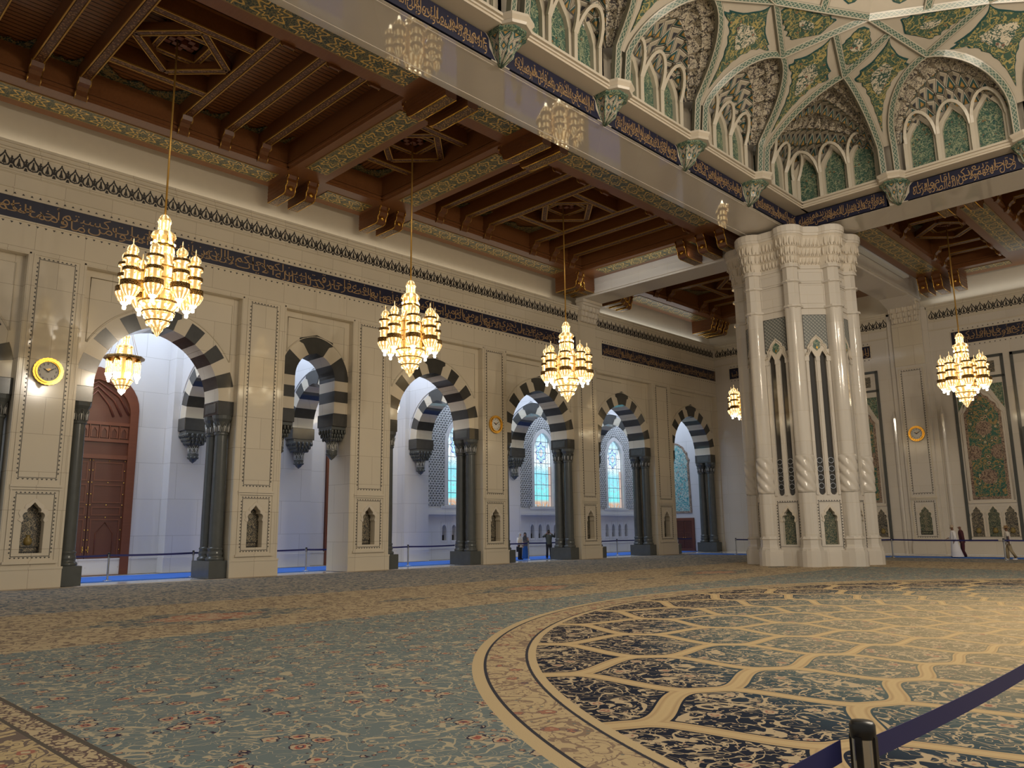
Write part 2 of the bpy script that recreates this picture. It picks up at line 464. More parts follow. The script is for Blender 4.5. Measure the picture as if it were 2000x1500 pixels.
def carpet():
    k = Nodes('carpet'); w = k.world(); p = k.sep(w); X, Y = p[0], p[1]
    flat = k.comb(X, Y, 0.)
    # floral fill shared by every field
    def floral(sc, seed, vw, fl):
        v = k.vadd(flat, (seed, seed*1.7, 0.))
        n1 = k.noise(v, sc, 1.5, dist=1.6); n2 = k.noise(k.vadd(v, (5.5, 2.5, 0)), sc*2.5, 1., dist=1.4)
        vines = k.mx(k.lt(k.ab(k.sub(n1, .5)), vw), k.lt(k.ab(k.sub(n2, .5)), vw*.7))
        d = k.voro(v, sc*1.25); wob = k.mul(k.sub(k.noise(v, sc*7., 1.), .5), .22); d = k.add(d, wob)
        d2 = k.voro(k.vadd(v, (1.3, 8.1, 0)), sc*3.1)
        return vines, d, d2, n1
    # --- outer blue-grey field
    vi, d, d2, n1 = floral(1.9, 0., .021, .17)
    blue = k.mix(k.noise(flat, .35, 3.), (.135, .17, .172), (.165, .195, .19))
    c = k.mix(vi, blue, (.42, .36, .25))
    c = k.mix(k.lt(d2, .20), c, (.05, .04, .05)); c = k.mix(k.lt(d2, .165), c, (.36, .20, .14)); c = k.mix(k.lt(d2, .10), c, (.44, .35, .24)); c = k.mix(k.lt(d2, .04), c, (.25, .07, .05))
    c = k.mix(k.lt(d, .26), c, (.04, .03, .05)); c = k.mix(k.lt(d, .225), c, (.44, .34, .23)); c = k.mix(k.lt(d, .145), c, (.33, .11, .08)); c = k.mix(k.lt(d, .09), c, (.05, .05, .08)); c = k.mix(k.lt(d, .05), c, (.44, .34, .22))
    field = c
    # --- beige band with medallions
    n3 = k.noise(flat, 4., 2.5, dist=.8); d3 = k.voro(flat, 3.2)
    beige = k.mix(k.lt(k.ab(k.sub(n3, .5)), .04), (.46, .36, .225), (.20, .15, .11)); beige = k.mix(k.lt(d3, .15), beige, (.24, .17, .12)); beige = k.mix(k.lt(d3, .08), beige, (.5, .39, .26))
    dark = k.mix(k.lt(k.ab(k.sub(n3, .5)), .06), (.10, .115, .125), (.34, .29, .20)); dark = k.mix(k.lt(d3, .12), dark, (.30, .17, .12))
    yb = k.sub(k.mul(k.frac(k.div(k.sub(Y, 8.3-5.45), 10.9)), 10.9), 5.45)
    ax = k.div(k.sub(X, -17.9), 1.45); ay = k.div(yb, 2.7)
    lob = k.add(1., k.mul(.16, k.math('COSINE', k.mul(k.math('ARCTAN2', ax, ay), 10.))))
    rm = k.div(k.add(k.ab(ay), k.math('POWER', k.ab(ax), 1.5)), lob)
    red = k.mix(k.lt(k.ab(k.sub(n3, .5)), .06), (.33, .15, .10), (.45, .33, .22))
    b2 = k.mix(k.lt(rm, 1.), beige, dark); b2 = k.mix(k.lt(rm, .48), b2, red)
    ys = k.sub(k.mul(k.frac(k.div(k.sub(Y, 13.9-5.45), 10.9)), 10.9), 5.45)
    rs = k.add(k.ab(k.div(ys, 1.0)), k.ab(k.div(k.sub(X, -17.9), .45)))
    b2 = k.mix(k.lt(rs, 1.), b2, dark)
    # --- blue band by the arcade
    b3 = k.mix(k.lt(k.ab(k.sub(n3, .5)), .07), (.105, .125, .145), (.36, .31, .24)); b3 = k.mix(k.lt(d3, .14), b3, (.28, .17, .13)); b3 = k.mix(k.lt(d3, .07), b3, (.44, .36, .26))
    inb = k.mul(k.gt(X, -21.85), k.lt(X, -15.05)); inb = k.mul(inb, k.lt(Y, 42.5))
    c = k.mix(k.lt(X, -21.85), field, b3)
    c = k.mix(k.gt(Y, 44.6), c, b3)
    c = k.mix(k.mul(k.gt(Y, 37.9), k.mul(k.lt(Y, 44.6), k.gt(X, -21.85))), c, beige)
    c = k.mix(inb, c, b2)
    # plain seam lines
    edge = k.lt(X, -31.75); c = k.mix(edge, c, (.46, .37, .27))
    # --- near border
    vb, db, db2, nb = floral(1.9, 21., .03, .2)
    bord = k.mix(vb, (.47, .36, .20), (.16, .12, .10)); bord = k.mix(k.lt(db, .2), bord, (.33, .14, .10)); bord = k.mix(k.lt(db, .1), bord, (.48, .38, .24))
    strip = k.mix(k.lt(k.ab(k.sub(k.noise(flat, 9., 2.), .5)), .05), (.47, .37, .23), (.13, .09, .08))
    nb_ = k.mix(k.lt(Y, 2.42), strip, bord)
    nb_ = k.mix(k.mx(k.lt(k.ab(k.sub(Y, 2.42)), .022), k.lt(k.ab(k.sub(Y, 2.7)), .028)), nb_, (.10, .085, .07))
    c = k.mix(k.mul(k.lt(Y, 2.73), k.gt(X, -15)), c, nb_)
    # --- great roundel
    dx = k.sub(X, 2.5); dy = k.sub(Y, 19.5)
    r = k.math('SQRT', k.add(k.mul(dx, dx), k.mul(dy, dy))); th = k.math('ARCTAN2', dy, dx)
    u = k.sub(k.div(k.mul(th, 34.), 2*PI), 229.75*34/360.)
    v = k.div(k.math('LOGARITHM', k.div(r, 13.47), math.e), .1085)
    def cell(off):
        # rows alternate; off selects the even or the odd set of cells
        vv = k.sub(k.mul(k.frac(k.add(k.div(k.sub(v, off), 2.), .5)), 2.), 1.)
        uu = k.sub(k.frac(k.add(k.sub(u, off*.5), .5)), .5)
        q_ = k.n('ShaderNodeClamp'); k.put(q_.inputs[0], k.div(k.sub(k.ab(vv), .10), .80)); q = k.mul(q_.outputs[0], PI)
        wdt = k.mul(.25, k.add(1., k.math('COSINE', q)))
        sn = k.mul(.50, k.math('SINE', q))
        return k.div(k.sub(wdt, k.ab(uu)), k.math('SQRT', k.add(.161, k.mul(sn, sn))))
    s = k.mx(cell(0.), cell(1.))
    vc, dc, dc2, nc = floral(1.9, 40., .027, .2)
    rr = k.div(k.sub(r, 6.), 9.5)
    ground = k.ramp(rr, [(0., (.36, .28, .165)), (.30, (.25, .215, .14)), (.50, (.16, .165, .135)), (.62, (.085, .115, .115)), (.74, (.03, .05, .07)), (.80, (.012, .018, .035)), (1., (.010, .012, .026))])
    vinec = (.46, .36, .23)
    q = k.mix(vc, ground, vinec); q = k.mix(k.lt(dc2, .17), q, ground); q = k.mix(k.lt(dc2, .14), q, (.38, .27, .18)); q = k.mix(k.lt(dc2, .06), q, (.26, .11, .08))
    q = k.mix(k.lt(dc, .25), q, ground); q = k.mix(k.lt(dc, .21), q, (.46, .35, .23)); q = k.mix(k.lt(dc, .12), q, (.32, .16, .11)); q = k.mix(k.lt(dc, .06), q, (.46, .36, .22))
    bandc = k.ramp(k.div(s, .17), [(0., (.50, .37, .20)), (.30, (.52, .385, .21)), (.55, (.40, .28, .15)), (.68, (.48, .35, .19))])
    q = k.mix(k.lt(s, .145), q, bandc); q = k.mix(k.mul(k.gt(s, .145), k.lt(s, .18)), q, ground)
    inner = k.lt(r, 15.16)
    rb = k.mix(vb, (.47, .36, .21), (.24, .17, .12)); rb = k.mix(k.lt(db, .25), rb, (.14, .10, .10)); rb = k.mix(k.lt(db, .22), rb, (.32, .15, .10)); rb = k.mix(k.lt(db, .12), rb, (.48, .37, .23)); rb = k.mix(k.lt(db2, .13), rb, (.17, .17, .14))
    e1 = k.ab(k.sub(r, 15.19)); e2 = k.ab(k.sub(r, 16.0))
    rb = k.mix(k.lt(e1, .085), rb, (.50, .38, .22)); rb = k.mix(k.lt(k.ab(k.sub(r, 15.30)), .02), rb, (.04, .04, .05))
    rb = k.mix(k.lt(e2, .085), rb, (.50, .38, .22)); rb = k.mix(k.lt(k.ab(k.sub(r, 15.90)), .02), rb, (.04, .04, .05))
    q = k.mix(inner, rb, q)
    c = k.mix(k.lt(r, 16.08), c, q)
    k.bump(k.noise(flat, 60., 2.), .25, .01)
    M['carpet'] = k.out(c, .95, 0., .15)
carpet()
# ---------------------------------------------------------------- Arabic lettering
_F = {'ا':(0xFE8D,2),'أ':(0xFE83,2),'إ':(0xFE87,2),'آ':(0xFE81,2),'ب':(0xFE8F,4),'ة':(0xFE93,2),'ت':(0xFE95,4),'ث':(0xFE99,4),'ج':(0xFE9D,4),
 'ح':(0xFEA1,4),'خ':(0xFEA5,4),'د':(0xFEA9,2),'ذ':(0xFEAB,2),'ر':(0xFEAD,2),'ز':(0xFEAF,2),'س':(0xFEB1,4),'ش':(0xFEB5,4),'ص':(0xFEB9,4),'ض':(0xFEBD,4),
 'ط':(0xFEC1,4),'ظ':(0xFEC5,4),'ع':(0xFEC9,4),'غ':(0xFECD,4),'ف':(0xFED1,4),'ق':(0xFED5,4),'ك':(0xFED9,4),'ل':(0xFEDD,4),'م':(0xFEE1,4),'ن':(0xFEE5,4),
 'ه':(0xFEE9,4),'و':(0xFEED,2),'ى':(0xFEEF,2),'ي':(0xFEF1,4),'ئ':(0xFE89,4),'ؤ':(0xFE85,2),'ء':(0xFE80,1)}
_LA = {'آ':0xFEF5,'أ':0xFEF7,'إ':0xFEF9,'ا':0xFEFB}
def shape(word):
    out = []; prev = False; i = 0
    while i < len(word):
        ch = word[i]
        if ch == 'ل' and i+1 < len(word) and word[i+1] in _LA:
            out.append(chr(_LA[word[i+1]] + (1 if prev else 0))); prev = False; i += 2; continue
        if ch not in _F: out.append(ch); prev = False; i += 1; continue
        base, n = _F[ch]; nxt = i+1 < len(word) and _F.get(word[i+1], (0, 1))[1] >= 2
        nj = n == 4 and nxt
        if n == 1: out.append(chr(base)); prev = False
        else:
            if prev and nj: out.append(chr(base+3))
            elif prev: out.append(chr(base+1))
            elif nj: out.append(chr(base+2))
            else: out.append(chr(base))
            prev = nj
        i += 1
    return ''.join(reversed(out))
_TC = {}
def word_mesh(txt, bold=-.007):
    if txt in _TC: return _TC[txt]
    cu = bpy.data.curves.new('lettering', 'FONT'); cu.body = txt; cu.offset = bold; cu.extrude = .012; cu.resolution_u = 3
    o = bpy.data.objects.new('lettering', cu); COL.objects.link(o)
    bpy.context.view_layer.update()
    me = bpy.data.meshes.new_from_object(o.evaluated_get(bpy.context.evaluated_depsgraph_get()))
    vs = [tuple(v.co) for v in me.vertices]; fs = [tuple(p.vertices) for p in me.polygons]
    bpy.data.objects.remove(o); bpy.data.curves.remove(cu); bpy.data.meshes.remove(me)
    _TC[txt] = (vs, fs); return _TC[txt]
def script_band(mb, text, x0, x1, z0, z1, y):
    """two interlaced rows of words, read from x1 to x0; words stand alternately low and high"""
    ws = [shape(t) for t in text.split()]
    rows = [ws[0::2], ws[1::2]]
    h = z1-z0
    for ri, rw in enumerate(rows):
        ms = [word_mesh(t) for t in rw]
        wd = [(min(v[0] for v in m[0]), max(v[0] for v in m[0])) for m in ms]
        tot = sum(b-a for a, b in wd); gap = .12
        sx = (x1-x0)/(tot+gap*len(ms))
        x = x1
        for m, (a, b) in zip(ms, wd):
            zs = [v[2-1] for v in m[0]]; lo, hi = min(zs), max(zs)
            sz = min(h*.78/(hi-lo), h*.80)
            base = z0+(.02*h if ri == 0 else .34*h)
            top = base+(hi-lo)*sz
            if top > z1: base = max(z0+.2*h, z1-(hi-lo)*sz)
            vs = [(x-(b-v[0])*sx, y-v[2]*.6, base+(v[1]-lo)*sz) for v in m[0]]
            mb.add(vs, m[1])
            x -= (b-a+gap)*sx
    return mb
def text_mesh(mb, txt, x, z, y, size, cx=True):
    vs, fs = word_mesh(txt, .006)
    a = min(v[0] for v in vs); b = max(v[0] for v in vs); lo = min(v[1] for v in vs); hi = max(v[1] for v in vs)
    mb.add([(x+(v[0]-(a+b)/2)*size, y-v[2]*.3, z+(v[1]-(lo+hi)/2)*size) for v in vs], fs)
def inscription(label, loc, rotz, x0, x1, z0, z1, text, group=None, y=0., notch=False, trim=True):
    t = thing('inscription_panel', label, 'inscription', loc, rotz, group)
    if notch:
        q = .22; pl = [(x0-.30, z0), (x1+.30, z0), (x1+.02, z0+.45*(z1-z0)), (x1-.02, z1-q*.6), (x1-.14, z1), (x0+.14, z1), (x0+.02, z1-q*.6), (x0-.02, z0+.45*(z1-z0))]
        MB().plate(pl, y-.02, y+.05).build('field', M['navy'], t)
        mx = .10
    else:
        MB().box(x0, x1, y-.02, y+.05, z0, z1).build('field', M['navy'], t); mx = .1
    script_band(MB(), text, x0+mx, x1-mx, z0+.03*(z1-z0), z1-.05*(z1-z0), y-.022).build('lettering', M['gold_letter'], t)
    if trim:
        m = MB(); d = .06
        for a in (z0-d, z1): m.box(x0-d, x1+d, y-.05, y+.02, a, a+d)
        for a in (x0-d, x1): m.box(a, a+d, y-.05, y+.02, z0, z1)
        m.build('border_trim', M['cream_marble'], t)
        m = MB(); n = int((x1-x0)/.28)
        for i in range(n):
            c = x0+(i+.5)*(x1-x0)/n
            for s, zz in ((1, z1+d+.06), (-1, z0-d-.06)):
                m.add([(c-.05, y-.012, zz), (c+.05, y-.012, zz), (c, y-.012, zz+s*.07), (c-.05, y+.02, zz), (c+.05, y+.02, zz), (c, y+.02, zz+s*.07)], [(0,1,2), (3,5,4), (0,3,4,1), (1,4,5,2), (2,5,3,0)])
        m.build('inlay_border', M['inlay_black'], t)
    return t
# ---------------------------------------------------------------- room shell
WX, FY = -32.2, 55.8
R90 = PI/2
struct(MB().box(-48, 44, -24, 66, -.3, -.02).build('floor', M['floor_stone']), 'pale polished stone floor of the prayer hall', 'floor')
o = MB().box(WX, 34, -16, 52.0, -.02, 0.).build('carpet', M['carpet'])
tag(o, 'vast patterned prayer carpet with a dark lattice roundel and blue floral field', 'carpet')
o = MB().box(-38.6, -34.55, -14, 60, -.02, .012).build('carpet_runner', M['blue_carpet'])
tag(o, 'bright blue carpet runner along the aisle behind the arcade', 'carpet runner')
o = MB().box(-31.6, 34, 49.4, 51.7, .0, .014).build('carpet_runner', M['blue_carpet'])
tag(o, 'blue carpet runner in front of the far wall', 'carpet runner')
# recesses of the arcade: centre, half width
REC = [(4.2, 3.19), (12.58, 3.19), (19.76, 1.82), (27.1, 3.19), (35.42, 3.19), (43.78, 3.15), (52.5, 3.2)]
PIERS = [(7.39, 9.39), (15.77, 17.94), (21.58, 23.91), (30.29, 32.23), (38.61, 40.63), (46.93, 49.3)]
ZR, ZS, ZI = 12.04, 7.45, 6.83
def arc_curve(kind, off=0., n=24):
    """half outline of an arch, from springing (x>0) to apex; off = distance outside the intrados"""
    if kind == 'wide': a, e, zc, t = 2.5, .30, 7.45, .69
    elif kind == 'narrow': a, e, zc, t = 1.07, .13, 9.02, .75
    else: a, e, zc, t = 1.95, .22, 7.45, .6
    R = a+e+off; f1 = math.acos(e/R)
    return [(-e+R*math.cos(f1*i/n), zc+R*math.sin(f1*i/n)) for i in range(n+1)]
def niche_outline(cx, z0, w, h, n=5):
    """multifoil pointed niche"""
    a = w/2; zs = z0+h*.60
    pts = [(-a, z0), (a, z0), (a, zs)]
    def arc(cx_, cz, r, t0, t1, k=n):
        return [(cx_+r*math.cos(math.radians(t0+(t1-t0)*i/k)), cz+r*math.sin(math.radians(t0+(t1-t0)*i/k))) for i in range(k+1)]
    pts += [(a*.86, zs+.05*h)] + arc(a*.62, zs+.13*h, a*.36, -20, 95)
    pts += arc(a*.30, zs+.235*h, a*.33, -10, 70) + [(0, z0+h)]
    right = pts[2:-1]
    pts = [(-a, z0), (a, z0)] + right + [(0, z0+h)] + [(-x, z) for x, z in reversed(right)]
    return [(cx+x, z) for x, z in pts]
NICHES = [( (l+r)/2 + (-.02), 1.23, .72, 1.78) for l, r in PIERS]
# front layer of the arcade wall
wl = MB()
xs = -8.0
segs = []
prev = -8.0
for (c, h) in REC:
    segs.append((prev, c-h)); prev = c+h
segs.append((prev, 56.6))
for i, (l, r) in enumerate(segs):
    hole = []
    if 1 <= i <= 6:
        q = NICHES[i-1]; hole = [niche_outline(*q)]
    wl.plate([(l, 0), (r, 0), (r, ZR), (l, ZR)], 0, .36, hole)
    q = [(NICHES[i-1][0]+x, z) for x, z in ((-.43, 1.19), (.43, 1.19), (.43, 3.06), (-.43, 3.06))] if hole else None
    wl.plate([(l, 0), (r, 0), (r, ZR), (l, ZR)], .36, .58, [q] if q else [])
    wl.box(l, r, .58, 1.8, 0, ZR)
wl.box(-8, 56.6, 0, 1.8, ZR, 16.14)
for (c, h) in REC:
    kind = 'narrow' if h < 2 else 'wide'
    t = .75 if kind == 'narrow' else .69
    cv = arc_curve(kind, t-.002)
    x0 = cv[0][0]
    poly = [(c-h, ZS), (c-x0, ZS)] if h-x0 > .02 else [(c-h, ZS)]
    left = [(c-x, z) for x, z in cv]; rt = [(c+x, z) for x, z in reversed(cv)][1:]
    poly = [(c-h-.0, cv[0][1])] + [p for p in left if p[0] > c-h+.001] + [p for p in rt if p[0] < c+h-.001] + [(c+h, cv[0][1]), (c+h, ZR), (c-h, ZR)]
    wl.plate(poly, .36, 1.7)
    if kind == 'narrow':
        for s in (-1, 1):
            wl.box(min(c+s*x0, c+s*h), max(c+s*x0, c+s*h)+.001, .36, 1.7, ZI, cv[0][1])
wall = wl.build('wall_left', M['cream_marble'], None, (WX, 0, 0), R90)
struct(wall, 'cream marble arcade wall with recessed arches and a blue inscription band', 'wall')
# plinth course and string mouldings of the arcade
m = MB()
for i, (l, r) in enumerate(segs): m.box(l-.03, r+.03, -.05, .02, 0, .72); m.box(l-.045, r+.045, -.07, .02, .66, .74)
struct(m.build('baseboard_left', M['cream_marble'], None, (WX, 0, 0), R90), 'cream marble plinth course at the foot of the arcade piers', 'baseboard')
m = MB()
for (c, h) in REC:   # thin raised frame around every recess
    for s in (-1, 1): m.box(c+s*(h+.06)-.03, c+s*(h+.06)+.03, -.02, .02, .74, ZR+.1)
    m.box(c-h-.09, c+h+.09, -.02, .02, ZR+.04, ZR+.10)
    # carved spandrel border
    k = 'narrow' if h < 2 else 'wide'; off = .80 if h < 2 else .82
    cv = [p for p in arc_curve(k, off) if p[0] < h-.25]
    for s in (-1, 1):
        pts = [(c+s*x, .35, z) for x, z in cv]
        m.tube(pts, .035, 5)
        m.tube([(c+s*(h-.28), .35, cv[0][1]), (c+s*(h-.28), .35, ZR-.3), (c, .35, ZR-.3)], .025, 5)
struct(m.build('trim_1', M['cream_marble'], None, (WX, 0, 0), R90), 'thin raised marble frames around the arch recesses', 'trim')
# upper wall, set back behind the cornice, up to the wooden ceiling
struct(MB().box(-8, 57, .75, 1.8, 16.14, 20).build('wall_left_upper', M['pale_stone'], None, (WX, 0, 0), R90), 'plain pale wall strip between the side cornice and the wooden ceiling', 'wall')
def cornice(name, label, x0, x1, loc, rot, ends=True):
    m = MB()
    for y0, z0, z1 in ((-.05, 14.42, 14.47), (-.04, 15.0, 15.06), (-.09, 15.82, 15.9), (-.16, 15.9, 16.04), (-.22, 16.04, 16.14)):
        m.box(x0, x1, y0, .02, z0, z1)
    return struct(m.build(name, M['cream_marble'], None, loc, rot), label, 'cornice')
FR = [(-8.0, 38.80), (40.7, 56.0)]
for i, (a, b) in enumerate(FR): cornice('trim_2' if i == 0 else 'trim_3', ('long ' if i == 0 else 'short corner ')+'marble cornice above the arcade wall', a, b, (WX, 0, 0), R90)
def frieze(label, x0, x1, loc, rot, group):
    t = thing('frieze', label, 'frieze', loc, rot, group)
    MB().box(x0, x1, -.03, .04, 15.1, 15.82).build('slab', M['cream_marble'], t)
    m = MB(); n = max(1, int((x1-x0)/.47)); p = (x1-x0)/n
    def flat(pts, y=-.05): m.plate(pts, y, -.03)
    for i in range(n):
        c = x0+(i+.5)*p
        # pointed leaf outline, its inner bud, and the small cross between two leaves
        L = [(0, .60), (.08, .46), (.19, .32), (.215, .18), (.15, .07), (0, .03)]
        out = [(c+x, 15.16+z) for x, z in L]+[(c-x, 15.16+z) for x, z in reversed(L[1:-1])]
        inn = [(c+x*.70, 15.21+z*.78) for x, z in L]+[(c-x*.70, 15.21+z*.78) for x, z in reversed(L[1:-1])]
        m.plate(out, -.045, -.03, [inn])
        flat([(c-.035, 15.30), (c, 15.24), (c+.035, 15.30), (c+.08, 15.26), (c+.05, 15.38), (c+.03, 15.44), (c+.02, 15.58), (c-.02, 15.58), (c-.03, 15.44), (c-.05, 15.38), (c-.08, 15.26)])
        flat([(c+x, 15.80+z) for x, z in ((-.03, -.05), (0, -.08), (.03, -.05), (0, -.01))])
        e = c+p/2
        flat([(e+x, 15.52+z) for x, z in ((-.025, -.2), (.025, -.2), (.025, -.03), (.07, 0), (.025, .03), (.025, .11), (-.025, .11), (-.025, .03), (-.07, 0), (-.025, -.03))])
        flat([(e+x, 15.22+z) for x, z in ((-.06, -.06), (.06, -.06), (.03, .06), (-.03, .06))])
    m.build('leaf_inlay', M['inlay_black'], t)
    return t
frieze('long black leaf frieze running above the blue inscription on the arcade wall', -2, 38.75, (WX, 0, 0), R90, None)
frieze('shorter leaf frieze on the arcade wall beyond the stone beam bracket', 40.75, 55.5, (WX, 0, 0), R90, None)
T1 = 'يا أيها الذين آمنوا أنفقوا من طيبات ما كسبتم ومما أخرجنا لكم من الأرض ولا تيمموا الخبيث منه تنفقون'
T0 = 'أيود أحدكم أن تكون له جنة من نخيل وأعناب تجري من تحتها الأنهار له فيها من كل الثمرات وأصابه الكبر وله ذرية ضعفاء فأصابها إعصار فيه نار فاحترقت كذلك يبين الله لكم الآيات لعلكم تتفكرون'
TB = T0+' '+T1
inscription('long blue and gold inscription band above the arches on the left', (WX, 0, 0), R90, 1.0, 38.55, 13.28, 14.10, TB)
inscription('short dark inscription above the last two arches before the corner', (WX, 0, 0), R90, 41.25, 55.85, 13.28, 14.10, 'ومثل الذين ينفقون أموالهم ابتغاء مرضات الله وتثبيتا من أنفسهم كمثل جنة بربوة أصابها وابل فآتت أكلها ضعفين فإن لم يصبها وابل فطل والله بما تعملون بصير')
# ---------------------------------------------------------------- striped arches
def arch_segments(kind):
    # (angle fractions, dark?) from springing to key
    if kind == 'wide': n, e, R, half = 7, .30, 2.8, 8.0
    elif kind == 'narrow': n, e, R, half = 2, .13, 1.2, 19.0
    else: n, e, R, half = 5, .22, 2.17, 11.0
    f1 = math.degrees(math.acos(e/R))-half
    if kind == 'narrow': cuts = [0, 38, f1]
    else: cuts = [f1*i/n for i in range(n+1)]
    return cuts, f1
def make_arch(kind, label, loc, rot, y0, y1, group=None):
    t = thing('striped_arch', label, 'arch', loc, rot, group)
    if kind == 'wide': a, e, zc, th = 2.5, .30, 7.45, .69
    elif kind == 'narrow': a, e, zc, th = 1.07, .13, 9.02, .75
    else: a, e, zc, th = 1.95, .22, 7.45, .6
    cuts, f1 = arch_segments(kind); K = 5
    def ring(f0, f2, s, R):
        return [(s*(-e+R*math.cos(math.radians(f0+(f2-f0)*i/K))), zc+R*math.sin(math.radians(f0+(f2-f0)*i/K))) for i in range(K+1)]
    def block(s, f0, f2, dark):
        i = ring(f0, f2, s, a+e); o = ring(f0, f2, s, a+e+th)
        poly = i+list(reversed(o))
        MB().plate(poly, y0-(.012 if dark else 0), y1+(.012 if dark else 0)).build('dark_voussoir' if dark else 'light_voussoir', M['granite'] if dark else M['cream_marble'], t)
    for s in (-1, 1):
        dark = False if kind != 'narrow' else True
        if kind == 'cross': dark = False
        for f0, f2 in zip(cuts[:-1], cuts[1:]):
            block(s, f0, f2, dark); dark = not dark
        if kind == 'narrow':
            zz = [ZS, 7.99, 8.53, zc]; dk = False
            for z0, z1 in zip(zz[:-1], zz[1:]):
                x0, x1 = sorted((s*a, s*(a+th)))
                MB().box(x0, x1, y0-(.012 if dk else 0), y1, z0, z1).build('dark_voussoir' if dk else 'light_voussoir', M['granite'] if dk else M['cream_marble'], t); dk = not dk
    # keystone: five-sided
    R = a+e
    i = [(-e+R*math.cos(math.radians(f)), zc+R*math.sin(math.radians(f))) for f in (f1, math.degrees(math.acos(e/R)))]
    ro = R+th; fo = f1
    p1 = (-e+ro*math.cos(math.radians(fo)), zc+ro*math.sin(math.radians(fo)))
    top = zc+math.sqrt(ro*ro-e*e)+(.22 if kind != 'narrow' else .14)
    wx = p1[0]*1.28
    poly = [(-i[0][0], i[0][1]), (0, i[1][1]), (i[0][0], i[0][1]), (p1[0]*.98, p1[1]-.2), (wx, p1[1]-.12), (wx, p1[1]+.06), (0, top), (-wx, p1[1]+.06), (-wx, p1[1]-.12), (-p1[0]*.98, p1[1]-.2)]
    MB().plate(poly, y0-.03, y1+.012).build('keystone', M['granite'], t)
    return t
ANAME = ['arch cut off by the left edge of the photo', 'wide arch in front of the carved wooden door', 'narrow arch resting on corbels', 'wide arch behind the second chandelier',
         'wide arch with three visitors beneath', 'second arch from the far corner', 'arch next to the far corner']
for i, (c, h) in enumerate(REC):
    if i == 2: make_arch('narrow', 'black and cream striped '+ANAME[2], (WX, c, 0), R90, .355, 1.7)
    else: make_arch('wide', 'striped '+ANAME[i], (WX, c, 0), R90, .355, 1.7)
# ---------------------------------------------------------------- granite columns
def make_columns(label, loc, rot):
    """pair of columns one behind the other, under one impost; local x across the pair, local y into the wall"""
    t = thing('twin_column', label, 'column', loc, rot)
    MB().box(-.43, .43, -.84, .84, 0, .72).build('plinth', M['granite_soft'], t, bevel=.015)
    for y in (-.40, .40):
        MB().lathe([(.36, .72), (.38, .78), (.36, .84), (.30, .88), (.31, .95), (.33, 1.0), (.31, 1.05), (.29, 1.16), (.32, 1.2), (.30, 1.25), (.27, 1.28)], 20, (0, y, 0)).build('base', M['granite_soft'], t)
        MB().lathe([(.275, 1.26), (.28, 2.5), (.255, 6.0)], 20, (0, y, 0)).build('shaft', M['granite_soft'], t)
        m = MB().lathe([(.27, 5.98), (.30, 6.02), (.30, 6.08), (.27, 6.10), (.28, 6.3), (.33, 6.55), (.40, 6.68), (.41, 6.83)], 16, (0, y, 0), smooth=False)
        cp = m.build('capital', M['granite_soft'], t)
        m = MB()
        for k in range(8):
            a = 2*PI*k/8
            for dz, r, ww in ((6.12, .285, .07), (6.12, .285, .07)):
                ca, sa = math.cos(a), math.sin(a)
                P = lambda u, z, rr: ((rr)*ca-u*sa, y+(rr)*sa+u*ca, z)
                m.tube([P(-.075, 6.12, .295), P(-.085, 6.3, .30), P(0, 6.52, .355), P(.085, 6.3, .30), P(.075, 6.12, .295)], .021, 4)
            m.tube([P(0, 6.14, .295), P(0, 6.38, .315)], .03, 4)
        m.build('silver_tracery', M['silver_inlay'], cp)
    MB().box(-.355, .355, -.70, .70, ZI, ZS).build('impost', M['granite'], t, bevel=.02)
    m = MB()
    for s in (-1, 1): m.box(-.37 if s < 0 else .355, -.355 if s < 0 else .37, -.5, .5, ZI+.12, ZS-.1)
    m.build('impost_panel', M['granite_soft'], t)
    return t
proto = None
for i, (c, h) in enumerate(REC):
    if i == 2: continue
    for s, w_ in ((-1, 'near'), (1, 'far')):
        lab = 'pair of dark granite columns on the %s side of the %s' % (w_, ANAME[i])
        loc = (WX-1.03, c+s*2.84, 0)
        if proto is None: proto = make_columns(lab, loc, R90)
        else: dup(proto, loc, R90, lab)
